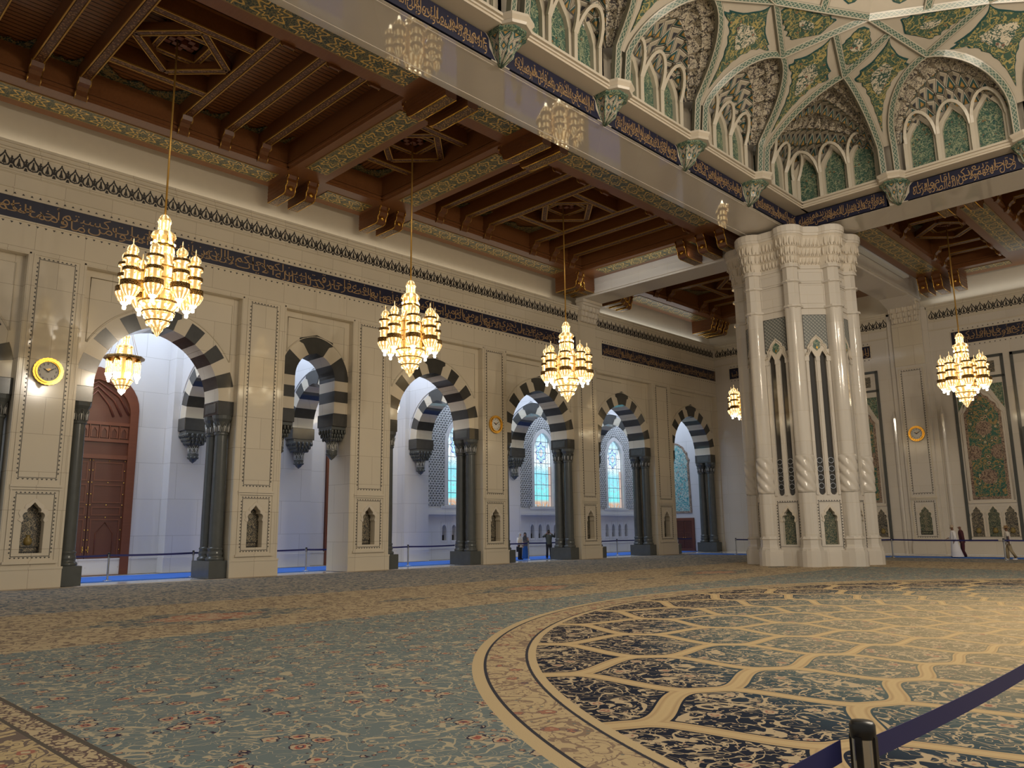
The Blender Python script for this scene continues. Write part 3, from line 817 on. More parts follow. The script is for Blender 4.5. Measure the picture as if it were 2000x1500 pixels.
# ---------------------------------------------------------------- hanging corbels
def make_corbel(label, loc, rot):
    t = thing('hanging_corbel', label, 'corbel', loc, rot)
    MB().box(-.42, .42, -.68, .68, ZI, ZS).build('impost', M['granite'], t, bevel=.02)
    m = MB()
    for z1, z0, w0, d0 in ((6.83, 6.68, .40, .58), (6.68, 6.5, .36, .5), (6.5, 6.32, .31, .40), (6.32, 6.18, .27, .32)):
        m.box(-w0, w0, -d0, d0, z0, z1)
    for z, w0, d0 in ((6.60, .40, .58), (6.42, .35, .48), (6.26, .30, .38)):
        for k in range(5):
            f = -1+2*k/4
            for sx in (-1, 1): m.sphere((sx*w0*.95, f*d0*.86, z), (.07, .07, .12), 6, 4)
            for sy in (-1, 1): m.sphere((f*w0*.86, sy*d0*.97, z), (.07, .07, .12), 6, 4)
    m.build('stalactite_tiers', M['granite_soft'], t)
    m = MB().lathe([(.30, 6.2), (.27, 6.1), (.24, 5.9), (.25, 5.72)], 8, smooth=False)
    dr = m.build('drum', M['granite_soft'], t)
    m = MB()
    for k in range(8):
        a = 2*PI*(k+.5)/8; ca, sa = math.cos(a), math.sin(a)
        P = lambda u, z, rr: (rr*ca-u*sa, rr*sa+u*ca, z)
        m.tube([P(-.08, 5.75, .25), P(-.08, 5.95, .245), P(0, 6.15, .29), P(.08, 5.95, .245), P(.08, 5.75, .25), P(-.08, 5.75, .25)], .016, 4)
        m.tube([P(0, 5.78, .25), P(-.03, 5.9, .25), P(0, 6.0, .25)], .02, 4)
    m.build('silver_tracery', M['silver_inlay'], dr)
    m = MB().lathe([(.26, 5.72), (.27, 5.66), (.24, 5.58), (.26, 5.52), (.18, 5.42), (.14, 5.36), (.001, 5.25)], 10)
    for k in range(8): m.sphere((.22*math.cos(k*PI/4), .22*math.sin(k*PI/4), 5.53), .07, 6, 4)
    m.build('pendant', M['granite_soft'], t)
    return t
cp = make_corbel('dark hanging corbel on the far side of the narrow arch', (WX-1.03, REC[2][0]+1.44, 0), R90)
dup(cp, (WX-1.03, REC[2][0]-1.44, 0), R90, 'dark hanging corbel on the near side of the narrow arch')
# ---------------------------------------------------------------- pier panels and tiled niches
def scallop(m, x0, x1, z0, z1, y, p=.16, r=.045):
    """inlaid black line with little half-moons outside it"""
    w = .018
    for a in (z0, z1): m.box(x0, x1, y, y+.02, a-w/2, a+w/2)
    for a in (x0, x1): m.box(a-w/2, a+w/2, y, y+.02, z0, z1)
    def tri(cx, cz, dx, dz):
        px, pz = -dz, dx
        a, b, c = (cx+px*r, cz+pz*r), (cx-px*r, cz-pz*r), (cx+dx*r*1.2, cz+dz*r*1.2)
        m.plate([a, b, c], y, y+.02)
    nx = max(2, round((x1-x0)/p)); nz = max(2, round((z1-z0)/p))
    for i in range(nx+1):
        x = x0+(x1-x0)*i/nx; tri(x, z1+.03, 0, 1); tri(x, z0-.03, 0, -1)
    for i in range(1, nz):
        z = z0+(z1-z0)*i/nz; tri(x1+.03, z, 1, 0); tri(x0-.03, z, -1, 0)
def frame(m, x0, x1, z0, z1, y0, y1, w):
    m.box(x0, x1, y0, y1, z0, z0+w); m.box(x0, x1, y0, y1, z1-w, z1); m.box(x0, x0+w, y0, y1, z0+w, z1-w); m.box(x1-w, x1, y0, y1, z0+w, z1-w)
PNAME = ['pier with the nearest clock', 'pier right of the carved door arch', 'pier right of the narrow arch', 'pier with the second clock', 'broad pier right of the three visitors', 'last pier before the far corner']
def pier_panels(w, label, name, loc, rot, tile='tile_niche', hole=True, vase=False):
    a = w/2
    t = thing('wall_panel', 'tall cream marble panel with a black scalloped inlay line on the '+name, 'wall panel', loc, rot)
    m = MB(); frame(m, -a, a, 3.58, 12.12, -.03, .01, .05); m.box(-a-.03, a+.03, -.06, .01, 3.54, 3.62); m.build('frame', M['cream_marble'], t)
    m = MB(); scallop(m, -a+.20, a-.20, 3.88, 11.93, -.012); m.build('inlay_border', M['inlay_black'], t)
    t = thing('wall_niche', label+' low on the '+name, 'niche', loc, rot)
    m = MB(); frame(m, -a, a, .92, 3.50, -.045, .01, .06); m.box(-a-.05, a+.05, -.09, .01, .86, .95); m.box(-a-.02, a+.02, -.06, .01, 3.45, 3.52); m.build('frame', M['cream_marble'], t)
    m = MB(); scallop(m, -a+.20, a-.20, 1.12, 3.30, -.012, .14, .04); m.build('inlay_border', M['inlay_black'], t)
    if hole: no = niche_outline(0, 1.23, .72, 1.78); big = [(x*1.36, z if z < 1.3 else 1.23+(z-1.23)*1.085) for x, z in no]
    else: no = niche_outline(0, 1.23, .72, 1.78); big = [(x*1.36, z if z < 1.3 else 1.23+(z-1.23)*1.085) for x, z in no]
    # carved hood around the niche head
    m = MB(); up = [p for p in big if p[1] > 2.2]; lo = [p for p in no if p[1] > 2.2]
    m.plate(up+list(reversed(lo)), -.03, .02); m.build('hood', M['relief_marble'], t)
    d = .44 if hole else -.03
    if hole: MB().box(-.42, .42, .44, .51, 1.2, 3.05).build('tile_panel', M[tile], t)
    else: MB().plate(no, -.03, .0).build('tile_panel', M[tile], t)
    m = MB(); frame(m, -.34, .34, 1.25, 1.45, d-.02, d+.01, .03); m.build('panel_base', M['inlay_black'], t)
    m = MB()
    for k in range(4):
        z = 1.62+.32*k
        m.plate([(0, z-.15), (.13, z), (0, z+.15), (-.13, z)], d-.015, d+.01, [[(0, z-.115), (.10, z), (0, z+.115), (-.10, z)]]); m.plate([(0, z-.05), (.04, z), (0, z+.05), (-.04, z)], d-.015, d+.01)
    m.build('lozenge_motif', M['lozenge_cream'], t)
    if vase: MB().lathe([(.001, .0), (.11, .02), (.15, .12), (.13, .22), (.06, .30), (.09, .36)], 12, (0, .46, 1.5)).build('vase_motif', M['vase_gold'], t)
    return t
NL = ['dark tiled niche with gold vase', 'dark lozenge-tiled niche', 'shaded dark tiled niche', 'narrow dark tiled niche', 'dark tiled niche', 'small dark tiled niche']
for i, (l, r) in enumerate(PIERS):
    wd = [1.62, 1.62, 1.72, 1.62, 1.5, 1.75][i]
    pier_panels(wd, NL[i], PNAME[i], (WX, NICHES[i][0], 0), R90, vase=i == 0)
# ---------------------------------------------------------------- clocks
def make_clock(label, loc, rot):
    t = thing('wall_clock', label, 'clock', loc, rot)
    def disc(mb, r0, r1, y0, y1, n=36, wob=0):
        pr = [(r0, y0), (r1, y0), (r1, y1), (r0, y1)]
        rings = []
        for i in range(n):
            a = 2*PI*i/n; k = 1+(wob if i % 2 else 0)
            rings.append([(r*(k if r == r1 else 1)*math.sin(a), y, r*(k if r == r1 else 1)*math.cos(a)) for r, y in pr])
        rings.append(rings[0]); mb.loft(rings, cap=False)
    m = MB(); disc(m, .36, .50, -.10, 0, 48, .03); r = m.build('rim', M['gold'], t)
    m = MB(); disc(m, .385, .43, -.14, -.09, 36); m.build('bezel', M['gold'], r)
    MB().lathe([(.001, 0), (.40, 0), (.40, .03), (.001, .03)], 32, smooth=False).build('dial', M['dial_silver'], t).rotation_euler = (PI/2, 0, 0)
    m = MB()
    nums = ['١٢', '١', '٢', '٣', '٤', '٥', '٦', '٧', '٨', '٩', '١٠', '١١']
    for k, s in enumerate(nums):
        a = 2*PI*k/12; text_mesh(m, s, .285*math.sin(a), .285*math.cos(a), -.034, .115)
    m.build('numerals', M['inlay_black'], t)
    m = MB(); text_mesh(m, '\uFDFA' if False else shape('الله'), 0, .075, -.034, .13); m.build('calligraphy', M['gold'], t)
    for nm, ang, ln, wd in (('hour_hand', -57, .20, .045), ('minute_hand', 57, .29, .035)):
        a = math.radians(ang); d = (math.sin(a), math.cos(a)); q = (d[1], -d[0])
        MB().plate([(-d[0]*.05+q[0]*wd*.3, -d[1]*.05+q[1]*wd*.3), (-d[0]*.05-q[0]*wd*.3, -d[1]*.05-q[1]*wd*.3), (d[0]*ln*.6-q[0]*wd*.5, d[1]*ln*.6-q[1]*wd*.5), (d[0]*ln, d[1]*ln), (d[0]*ln*.6+q[0]*wd*.5, d[1]*ln*.6+q[1]*wd*.5)], -.062, -.05).build(nm, M['black'], t)
    return t
ck = make_clock('nearest gold-rimmed round clock on the left pier', (WX+.02, 8.37, 7.75), R90)
dup(ck, (WX+.02, 31.26, 7.75), R90, 'gold-rimmed clock on the pier between the second and third chandeliers')
dup(ck, (-17.47, FY-.40, 7.72), 0, 'gold-rimmed clock on the far wall pilaster right of the great pier')
# ---------------------------------------------------------------- carved wooden ceilings
def uvbox(m, x0, x1, y0, y1, z0, z1, along):
    """slab whose underside carries uv (metres along the run from its middle, -0.5..0.5 across)"""
    vs = [(x0,y0,z0),(x1,y0,z0),(x1,y1,z0),(x0,y1,z0),(x0,y0,z1),(x1,y0,z1),(x1,y1,z1),(x0,y1,z1)]
    fs = [(0,3,2,1),(4,5,6,7),(0,1,5,4),(1,2,6,5),(2,3,7,6),(3,0,4,7)]
    cx, cy = (x0+x1)/2, (y0+y1)/2
    def uv(i):
        x, y, z = vs[i]
        return (x-cx, (y-cy)/(y1-y0)) if along == 'x' else (y-cy, (x-cx)/(x1-x0))
    return m.add(vs, fs, False, [tuple(uv(i) for i in f) for f in fs])
def beam(label, x0, x1, y0, y1, panels, z0=17.7, z1=19.1, group=None):
    """wooden ceiling beam; panels = list of (x0, x1, y0, y1) painted strips on the underside"""
    cx, cy = (x0+x1)/2, (y0+y1)/2
    t = thing('ceiling_beam', label, 'ceiling beam', (cx, cy, z0), 0, group)
    t['kind'] = 'structure'
    m = MB()
    al = 'x' if x1-x0 > y1-y0 else 'y'
    m.box(x0-cx, x1-cx, y0-cy, y1-cy, 0, z1-z0)
    # stepped edges
    for d, h in ((.10, .12), (.05, .3)):
        if al == 'y':
            for a, s in ((x0, -1), (x1, 1)): m.box(min(a, a+s*d)-cx, max(a, a+s*d)-cx, y0-cy, y1-cy, h, h+.1)
        else:
            for a, s in ((y0, -1), (y1, 1)): m.box(x0-cx, x1-cx, min(a, a+s*d)-cy, max(a, a+s*d)-cy, h, h+.1)
    m.build('timber', M['wood_beam'], t)
    for p in panels:
        uvbox(MB(), p[0]-cx, p[1]-cx, p[2]-cy, p[3]-cy, -.03, .01, 'x' if p[1]-p[0] > p[3]-p[2] else 'y').build('painted_panel', M['painted_panel'], t)
    return t
def scroll_profile(L, h):
    """side outline of a ceiling bracket: flat under-side, curled nose; from the wall (0) outwards"""
    return [(0, 0), (L*.78, 0), (L*.86, .05*h), (L*.90, .2*h), (L*.90, .38*h), (L*.95, .5*h), (L*.98, .62*h), (L*.97, .78*h), (L, h), (0, h)]
def bracket(label, loc, rot, L=1.7, w=.46, h=.85, group=None):
    t = thing('ceiling_bracket', label, 'bracket', loc, rot, group)
    pr = scroll_profile(L, h); a = w/2
    n = len(pr)
    m = MB(); m.add([(-a, -y, z) for y, z in pr]+[(a, -y, z) for y, z in pr], [tuple(range(n)), tuple(reversed(range(n, 2*n)))]+[(i, n+i, n+(i+1) % n, (i+1) % n) for i in range(n)])
    # ribs along the flanks
    for s in (-1, 1):
        for k in range(4):
            z = h*(.16+.2*k); m.box(s*a-.015, s*a+.015, -L*.88, 0, z, z+.04)
    m.build('body', M['wood'], t)
    m = MB(); m.box(-a*.8, a*.8, -L*.76, 0, -.02, .0); m.build('carved_soffit', M['corbel_carved'], t)
    m = MB()
    for s in (-1, 1):
        m.tube([(s*a*.95, -y, z) for y, z in pr[:-1]], .028, 5)
        m.tube([(s*a*.95, -(L*.97+.12*math.sin(q*.7)), h*.78+.12-.12*math.cos(q*.7)) for q in range(0, 8)], .025, 5)
    m.sphere((0, -L*.92, .3*h), (.12, .06, .12), 8, 5)
    m.build('gilt_edge', M['gold'], t)
    return t
BP = {}
def brackets(label, loc, rot, L, w, h, grp):
    k = (L, w, h)
    if k not in BP: BP[k] = bracket(label, loc, rot, L, w, h, grp)
    else: dup(BP[k], loc, rot, label, grp)
def wavy(m, x0, x1, y0, y1, z, side, n=20, d=.55):
    """lobed ornament strip hugging one edge; side: 'x0','x1' """
    L = y1-y0; pts = []
    for i in range(n+1):
        f = i/n
        e = abs(2*f-1)
        k = d*(.18+.82*e**2.2+.16*math.cos(f*4*PI)*(1-e)) + .05*math.cos(f*26)
        pts.append((f, max(.06, k)))
    s = 1 if side == 'x0' else -1; b = x0 if side == 'x0' else x1
    vs = []; fs = []
    for zz in (z, z+.05):
        for f, k in pts: vs += [(b, y0+f*L, zz), (b+s*k, y0+f*L, zz)]
    N = 2*(n+1)
    for i in range(n):
        a = 2*i
        q = (a, a+1, a+3, a+2); fs.append(q if s > 0 else tuple(reversed(q)))
        fs.append((a+1, N+a+1, N+a+3, a+3))
    m.add(vs, fs)
def coffer(label, x0, x1, y0, y1, ys, hexc=None, cross=(), ax='x', group=None):
    """ceiling compartment inside the beams; joists at ys run along x"""
    cx, cy = (x0+x1)/2, (y0+y1)/2
    t = thing('ceiling_coffer', label, 'coffered ceiling', (cx, cy, 17.7), 0, group)
    t['kind'] = 'structure'
    hx, hy = (x1-x0)/2, (y1-y0)/2; B = 1.30
    MB().box(-hx, hx, -hy, hy, B, B+.1).build('boards', M['wood_boards_cross'] if ys else M['wood_boards'], t)
    jz = .62; w = .36
    edges = [-hy] + sorted(y-cy for y in ys) + [hy]
    for y in ys:
        y -= cy
        m = MB(); m.box(-hx, hx, y-w/2, y+w/2, jz, B)
        j = m.build('joist', M['wood'], t)
        m = MB(); m.box(-hx+.5, hx-.5, y-w*.32, y+w*.32, jz-.025, jz); m.build('carved_strip', M['joist_carved'], j)
        m = MB()
        for s in (-1, 1): m.box(-hx+.45, hx-.45, y+s*w*.47-.022, y+s*w*.47+.022, jz-.035, jz+.02)
        m.build('gilt_line', M['gold_dull'], j)
        # curled bracket under both ends
        m = MB(); g = MB()
        for s in (-1, 1):
            pr = [(0, -.10), (.10, -.10), (.20, .02), (.22, .22), (.30, .34), (.46, .42), (.52, jz), (0, jz)]
            n = len(pr); vs = [(s*(hx-a), y-w/2-.03, b) for a, b in pr]+[(s*(hx-a), y+w/2+.03, b) for a, b in pr]
            fs = [tuple(range(n)), tuple(reversed(range(n, 2*n)))]+[(i, n+i, n+(i+1) % n, (i+1) % n) for i in range(n)]
            m.add(vs, fs if s < 0 else [tuple(reversed(f)) for f in fs])
            for e in (-1, 1): g.tube([(s*(hx-a), y+e*(w/2+.03), b) for a, b in pr[1:7]], .02, 4)
        m.build('joist_bracket', M['wood'], j); g.build('gilt_edge', M['gold_dull'], j)
    # lobed corner ornaments between joists
    for a, b in zip(edges[:-1], edges[1:]):
        m = MB(); wavy(m, -hx, hx, a+w/2, b-w/2, B-.09, 'x0', 20, .75 if b-a < 2.4 else 1.5); wavy(m, -hx, hx, a+w/2, b-w/2, B-.09, 'x1', 20, .75 if b-a < 2.4 else 1.5)
        m.build('corner_ornament', M['ceiling_ornament'], t)
    if hexc:
        hxx, hyy = hexc[0]-cx, hexc[1]-cy
        lo = max([e for e in edges if e < hyy-.5]+[-hy]); hi = min([e for e in edges if e > hyy+.5]+[hy])
        for dx in cross:
            m = MB(); m.box(hxx+dx-.16, hxx+dx+.16, lo+w/2, hi-w/2, jz+.02, B)
            q = m.build('cross_joist', M['wood'], t)
            m = MB(); m.box(hxx+dx-.10, hxx+dx+.10, lo+w/2, hi-w/2, jz, jz+.02); m.build('carved_strip', M['joist_carved'], q)
            m = MB()
            for s in (-1, 1): m.box(hxx+dx+s*.15-.02, hxx+dx+s*.15+.02, lo+w/2, hi-w/2, jz-.01, jz+.04)
            m.build('gilt_line', M['gold_dull'], q)
        r = 1.62 if hi-lo > 3 else 1.4
        def ringbars(pts, z, ww, nm):
            m = MB(); g = MB(); q = MB()
            for p0, p1 in zip(pts, pts[1:]+pts[:1]):
                a = Vector((*p0, z)); b = Vector((*p1, z)); d = (b-a).normalized(); s = Vector((-d.y, d.x, 0))
                m.bar(a, b, ww, .3); q.bar(a+Vector((0, 0, -.02)), b+Vector((0, 0, -.02)), ww*.55, .03)
                for e in (-1, 1): g.bar(a+d*.1+s*e*ww*.45+Vector((0, 0, -.03)), b-d*.1+s*e*ww*.45+Vector((0, 0, -.03)), .04, .04)
            o = m.build(nm, M['wood'], t); q.build('carved_strip', M['joist_carved'], o); g.build('gilt_line', M['gold_dull'], o)
        ringbars([(hxx+r, hyy), (hxx, hyy+r), (hxx-r, hyy), (hxx, hyy-r)], jz+.05, .28, 'diamond_frame')
        q = r*.47
        ringbars([(hxx+q, hyy+q), (hxx-q, hyy+q), (hxx-q, hyy-q), (hxx+q, hyy-q)], jz+.28, .2, 'square_frame')
        m = MB().box(hxx-q, hxx+q, hyy-q, hyy+q, B-.06, B); m.build('dark_panel', M['black'], t)
        m = MB()
        for k in range(5):
            for l in range(5):
                if (k+l) % 2 == 0: m.box(hxx+(k-2.5)*.2, hxx+(k-1.5)*.2, hyy+(l-2.5)*.2, hyy+(l-1.5)*.2, jz+.3+.05*abs(k-2)+.05*abs(l-2), B-.06)
        m.build('stalactite_boss', M['door_wood'], t)
    return t
XL0, XL1, XM0, XM1 = -32.35, -30.2, -21.8, -19.6
GP = (-31.88, -30.84); GM = (-21.2, -20.14)
BY = [(1.3, 3.2), (16.6, 18.5), (21.7, 23.6), (36.95, 38.75)]
beam('long wooden ceiling beam with painted star panels along the top of the arcade wall', XL0, XL1, -2, 38.75,
     [(GP[0], GP[1], a, b) for a, b in ((-1, 1.1), (3.7, 16.5), (19.05, 21.6), (24.15, 36.1))])
beam('long wooden ceiling beam with painted star panels beside the marble dome beam', XM0, XM1, -2, 38.75,
     [(GM[0], GM[1], a, b) for a, b in ((-1, 1.1), (3.7, 16.1), (18.75, 21.35), (24.2, 35.7))])
for (a, b), nm in zip(BY, ('nearest cross beam of the wooden ceiling', 'cross beam between first and second chandeliers', 'cross beam between second and third chandeliers', 'last cross beam next to the stone beam')):
    c = (a+b)/2
    beam('wooden '+nm, XL1, XM0, a, b, [(-29.4, -22.6, c-.55, c+.55)])
coffer('wooden ceiling coffer above the nearest chandelier', XL1, XM0, 3.2, 16.6, [4.75, 6.5, 8.05, 11.85, 13.6, 15.3], (-25.75, 9.95), (-2.05, 1.8))
coffer('narrow wooden ceiling coffer above the second chandelier', XL1, XM0, 18.5, 21.7, [], (-25.75, 20.1), (-2.05, 1.8))
coffer('wooden ceiling coffer above the third chandelier', XL1, XM0, 23.6, 36.95, [25.3, 27.0, 28.7, 32.4, 34.15, 35.85], (-25.75, 30.4), (-2.05, 1.8))
# corner ceiling beyond the stone cross beam
beam('corner ceiling beam with painted panel along the arcade wall', XL0, XL1, 41.4, 55.85, [(GP[0], GP[1], 44.0, 53.2)])
beam('corner ceiling beam above the far wall behind the pier', XL1, XM1, 53.8, 55.85, [(-29.4, -22.6, 54.3, 55.35)])
beam('corner ceiling beam beside the stone cross beam', XL1, XM1, 41.4, 43.3, [(-29.4, -22.6, 41.8, 42.9)])
beam('corner ceiling beam on the inner side behind the great pier', XM0, XM1, 43.3, 53.8, [])
coffer('corner wooden ceiling coffer behind the great pier', XL1, XM0, 43.3, 53.8, [44.9, 46.5, 50.7, 52.2], (-25.75, 48.6), (-2.05, 1.8))
# ceiling in front of the far wall
def rbeam(*a): return beam(*a)
rbeam('wooden beam with painted panel along the top of the far wall', -16.15, 20, 53.85, 55.95, [(-13.4, -10.9, 54.4, 55.2), (-8.6, 12, 54.4, 55.2)])
rbeam('wooden ceiling beam behind the dome beam on the far side', -16.15, 20, 40.2, 42.3, [(-13.4, -10.9, 40.8, 41.7)])
rbeam('wooden end beam with a wide painted panel right of the great pier', -16.15, -14.1, 42.3, 53.85, [(-15.7, -14.5, 42.9, 53.2)])
rbeam('wooden cross beam with painted panel at the right edge of the photo', -10.9, -9.0, 42.3, 53.85, [(-10.5, -9.4, 43.3, 52.6)])
coffer('wooden ceiling coffer above the chandelier right of the great pier', -14.1, -10.9, 42.3, 53.85, [43.6, 45.5, 50.8, 52.6], (-12.45, 48.1), (-1.0, .0, 1.0)[:0])
coffer('wooden ceiling coffer cut off at the right edge of the photo', -9.0, 4, 42.3, 53.85, [43.6, 45.5, 47.2, 49.3, 50.9, 52.6])
# brackets in pairs under the beam crossings
for c, nm in ((17.55, 'first'), (22.6, 'second')):
    for s, q in ((-1, 'near'), (1, 'far')):
        brackets('%s gilt-edged wooden bracket of the %s pair on top of the arcade wall' % (q, nm), (-32.3, c+s*.52, 16.86), R90, 1.8, .5, .86, 'brackets along the arcade wall')
        brackets('%s gilt-edged wooden bracket of the %s pair beside the dome beam' % (q, nm), (-19.65, c+s*.52, 16.98), -R90, 2.5, .5, .74, 'brackets beside the dome beam')
for k, (y, L) in enumerate(((37.1, 1.9), (37.85, 1.5), (38.55, 1.1))):
    brackets('%s of three gilt wooden brackets on the arcade wall by the stone cross beam' % ('nearest', 'middle', 'farthest')[k], (-32.3, y, 16.75), R90, L, .5, .95, 'bracket cluster by the stone cross beam')
for k, (y, L) in enumerate(((41.8, 1.9), (42.6, 1.5), (43.4, 1.1))):
    brackets('%s of three gilt wooden brackets on the arcade wall beyond the stone cross beam' % ('nearest', 'middle', 'farthest')[k], (-32.3, y, 16.75), R90, L, .5, .95, 'bracket cluster beyond the stone cross beam')
for k, y in enumerate((53.2, 54.1, 55.0)):
    brackets('%s of three wooden brackets in the far corner of the arcade wall' % ('nearest', 'middle', 'farthest')[k], (-32.3, y, 16.75), R90, 1.9, .55, .95, 'corner brackets')
for k, x in enumerate((-31.5, -30.9)):
    brackets('%s wooden bracket hanging beside the stone cross beam near the arcade wall' % ('outer', 'inner')[k], (x, 38.75, 16.75), 0, 1.5 if k == 0 else 1.1, .5, .95, 'brackets on the stone cross beam')
for k, x in enumerate((-23.0, -21.7, -20.5)):
    brackets('%s gilt wooden bracket beside the great pier capital on the stone cross beam' % ('left', 'middle', 'right')[k], (x, 38.75, 16.75), 0, 1.9, .55, .95, 'brackets beside the great pier capital')
for k, x in enumerate((-15.8, -14.9, -13.9)):
    brackets('%s wooden bracket at the top of the far wall right of the great pier' % ('left', 'middle', 'right')[k], (x, FY+.05, 16.75), 0, 1.8, .55, .95, 'far wall brackets')
for k, x in enumerate((-10.7, -9.5)):
    brackets('%s long gilt bracket of the pair above the far chandelier' % ('left', 'right')[k], (x, 40.1, 16.98), PI, 2.5, .5, .74, 'far side brackets beside the dome beam')
tag(MB().box(-16.55, -16.2, 43.5, 53.0, 17.55, 17.7).build('air_grille', M['white_grille']), 'long white linear air grille beside the ceiling right of the great pier', 'air grille')
# ---------------------------------------------------------------- marble beams
def bev(m, x0, x1, y0, y1, z0, z1): m.box(x0, x1, y0, y1, z0, z1)
m = MB(); m.box(-18.75, -16.6, -3, 37.65, 16.6, 17.5); m.box(-18.95, -18.75, -3, 39, 16.66, 17.6)
m.box(-18.62, -18.56, -3, 36.5, 16.585, 16.6); m.box(-16.78, -16.72, -3, 36.5, 16.59, 16.6)
struct(m.build('dome_beam_left', M['beam_marble']), 'polished marble beam under the left side of the dome', 'beam')
m = MB(); m.box(-16.6, 24, 37.65, 39.95, 16.6, 17.5); m.box(-18.75, -16.6, 37.65, 39.95, 16.6, 17.5)
struct(m.build('dome_beam_far', M['beam_marble']), 'polished marble beam under the far side of the dome', 'beam')
m = MB(); m.box(-32.25, -18.9, 38.8, 40.65, 16.6, 18.6); m.box(-32.25, -19, 38.72, 38.8, 16.72, 16.9); m.box(-32.25, -19, 38.76, 38.8, 17.3, 17.36)
struct(m.build('cross_beam_left', M['white_marble']), 'pale stone cross beam from the great pier to the arcade wall', 'beam')
m = MB(); m.box(-18.4, -16.6, 40, 55.9, 16.6, 18.6); m.box(-16.6, -16.52, 40, 55.9, 16.72, 16.9)
# flaring haunch towards the far wall
m.add([(-18.4, 55.9, 15.5), (-16.6, 55.9, 15.5), (-16.6, 55.3, 16.1), (-18.4, 55.3, 16.1), (-16.6, 53.6, 16.6), (-18.4, 53.6, 16.6), (-16.6, 55.9, 16.6), (-18.4, 55.9, 16.6)], [(0,3,2,1), (3,5,4,2), (1,2,4,6), (0,7,5,3), (4,5,7,6), (0,1,6,7)])
struct(m.build('cross_beam_far', M['white_marble']), 'pale stone cross beam from the great pier to the far wall', 'beam')
def wall_bracket(label, loc, rot, w):
    """carved stalactite console where a stone beam meets the wall"""
    t = thing('stone_console', label, 'console', loc, rot)
    a = w/2
    m = MB(); m.box(-a-.08, a+.08, -.62, .05, 16.42, 16.6); m.box(-a, a, -.52, .05, 16.25, 16.42)
    m.build('abacus', M['relief_marble'], t)
    m = MB()
    for k, (z1, z0, d) in enumerate(((16.25, 15.9, .44), (15.9, 15.55, .34), (15.55, 15.2, .24))):
        m.box(-a+.05*k, a-.05*k, -d, .05, z0, z1)
        n = 5
        for i in range(n):
            x = -a+.05*k+(i+.5)*(w-.1*k)/n
            m.sphere((x, -d, (z0+z1)/2), (.09, .09, .2), 6, 5); m.sphere((x+.1, -d-.02, z0+.03), (.035, .04, .09), 5, 4)
    m.build('stalactite_tiers', M['relief_marble'], t)
    MB().box(-a, a, -.06, .02, 12.3, 15.2).build('shaft', M['cream_marble'], t)
    return t
wall_bracket('carved stalactite console under the stone cross beam on the arcade wall', (WX, 39.72, 0), R90, 1.82)
wall_bracket('carved stalactite console under the stone cross beam on the far wall', (-17.45, FY-.36, 0), 0, 1.85)
# ---------------------------------------------------------------- dome zone
DX, DY = -16.6, 37.65          # inner faces of the dome beams
INS = ['رجال لا تلهيهم تجارة ولا بيع عن ذكر الله وإقام الصلاة وإيتاء الزكاة', 'يخافون يوما تتقلب فيه القلوب والأبصار ليجزيهم الله أحسن ما عملوا ويزيدهم من فضله',
       'والذين كفروا أعمالهم كسراب بقيعة يحسبه الظمآن ماء', 'أو كظلمات في بحر لجي يغشاه موج من فوقه موج من فوقه سحاب',
       'ظلمات بعضها فوق بعض إذا أخرج يده لم يكد يراها ومن لم يجعل الله له نورا فما له من نور', 'ألم تر أن الله يسبح له من في السماوات والأرض والطير صافات كل قد علم صلاته وتسبيحه', 'والله عليم بما يفعلون ولله ملك السماوات والأرض وإلى الله المصير']
LB = [32.65, 27.25, 21.85, 16.45, 11.05]          # brackets on the left side (y)
RB = [-11.6, -6.2, -.8, 4.6, 10.0]                 # brackets on the far side (x)
fm = MB(); fm.box(DX-.5, DX+.0, -3, DY, 16.605, 17.55)
struct(fm.build('trim_4', M['cornice_stone']), 'stone facing behind the dome inscriptions on the left', 'trim')
fm = MB(); fm.box(DX-.5, 24, DY, DY+.5, 16.605, 17.55)
struct(fm.build('trim_5', M['cornice_stone']), 'stone facing behind the dome inscriptions on the far side', 'trim')
bl = ['navy inscription left of the corner above the great pier', 'navy inscription on the left dome beam ending at the second bracket from the corner', 'navy inscription on the left dome beam between second and third brackets from the corner', 'navy inscription on the left dome beam at the top edge, fourth from the corner', 'navy inscription on the left dome beam beyond the top edge']
edges = [DY] + LB
for i in range(5):
    hi, lo = edges[i], edges[i+1]
    inscription(bl[i], (DX, 0, 0), R90, lo+.52, hi-(.52 if i else .05), 16.64, 17.42, INS[[2, 3, 4, 5, 6][i]], 'dome inscriptions', -.03, notch=i > 0, trim=False)
br = ['navy inscription right of the corner above the great pier', 'navy inscription on the far dome beam cut off by the right edge of the photo']
edges = [DX] + RB
for i in range(2):
    lo, hi = edges[i], edges[i+1]
    inscription(br[i], (0, DY, 0), 0, lo+(.52 if i else .05), hi-.52, 16.64, 17.42, INS[[1, 0][i]], 'dome inscriptions', -.03, notch=i > 0, trim=False)
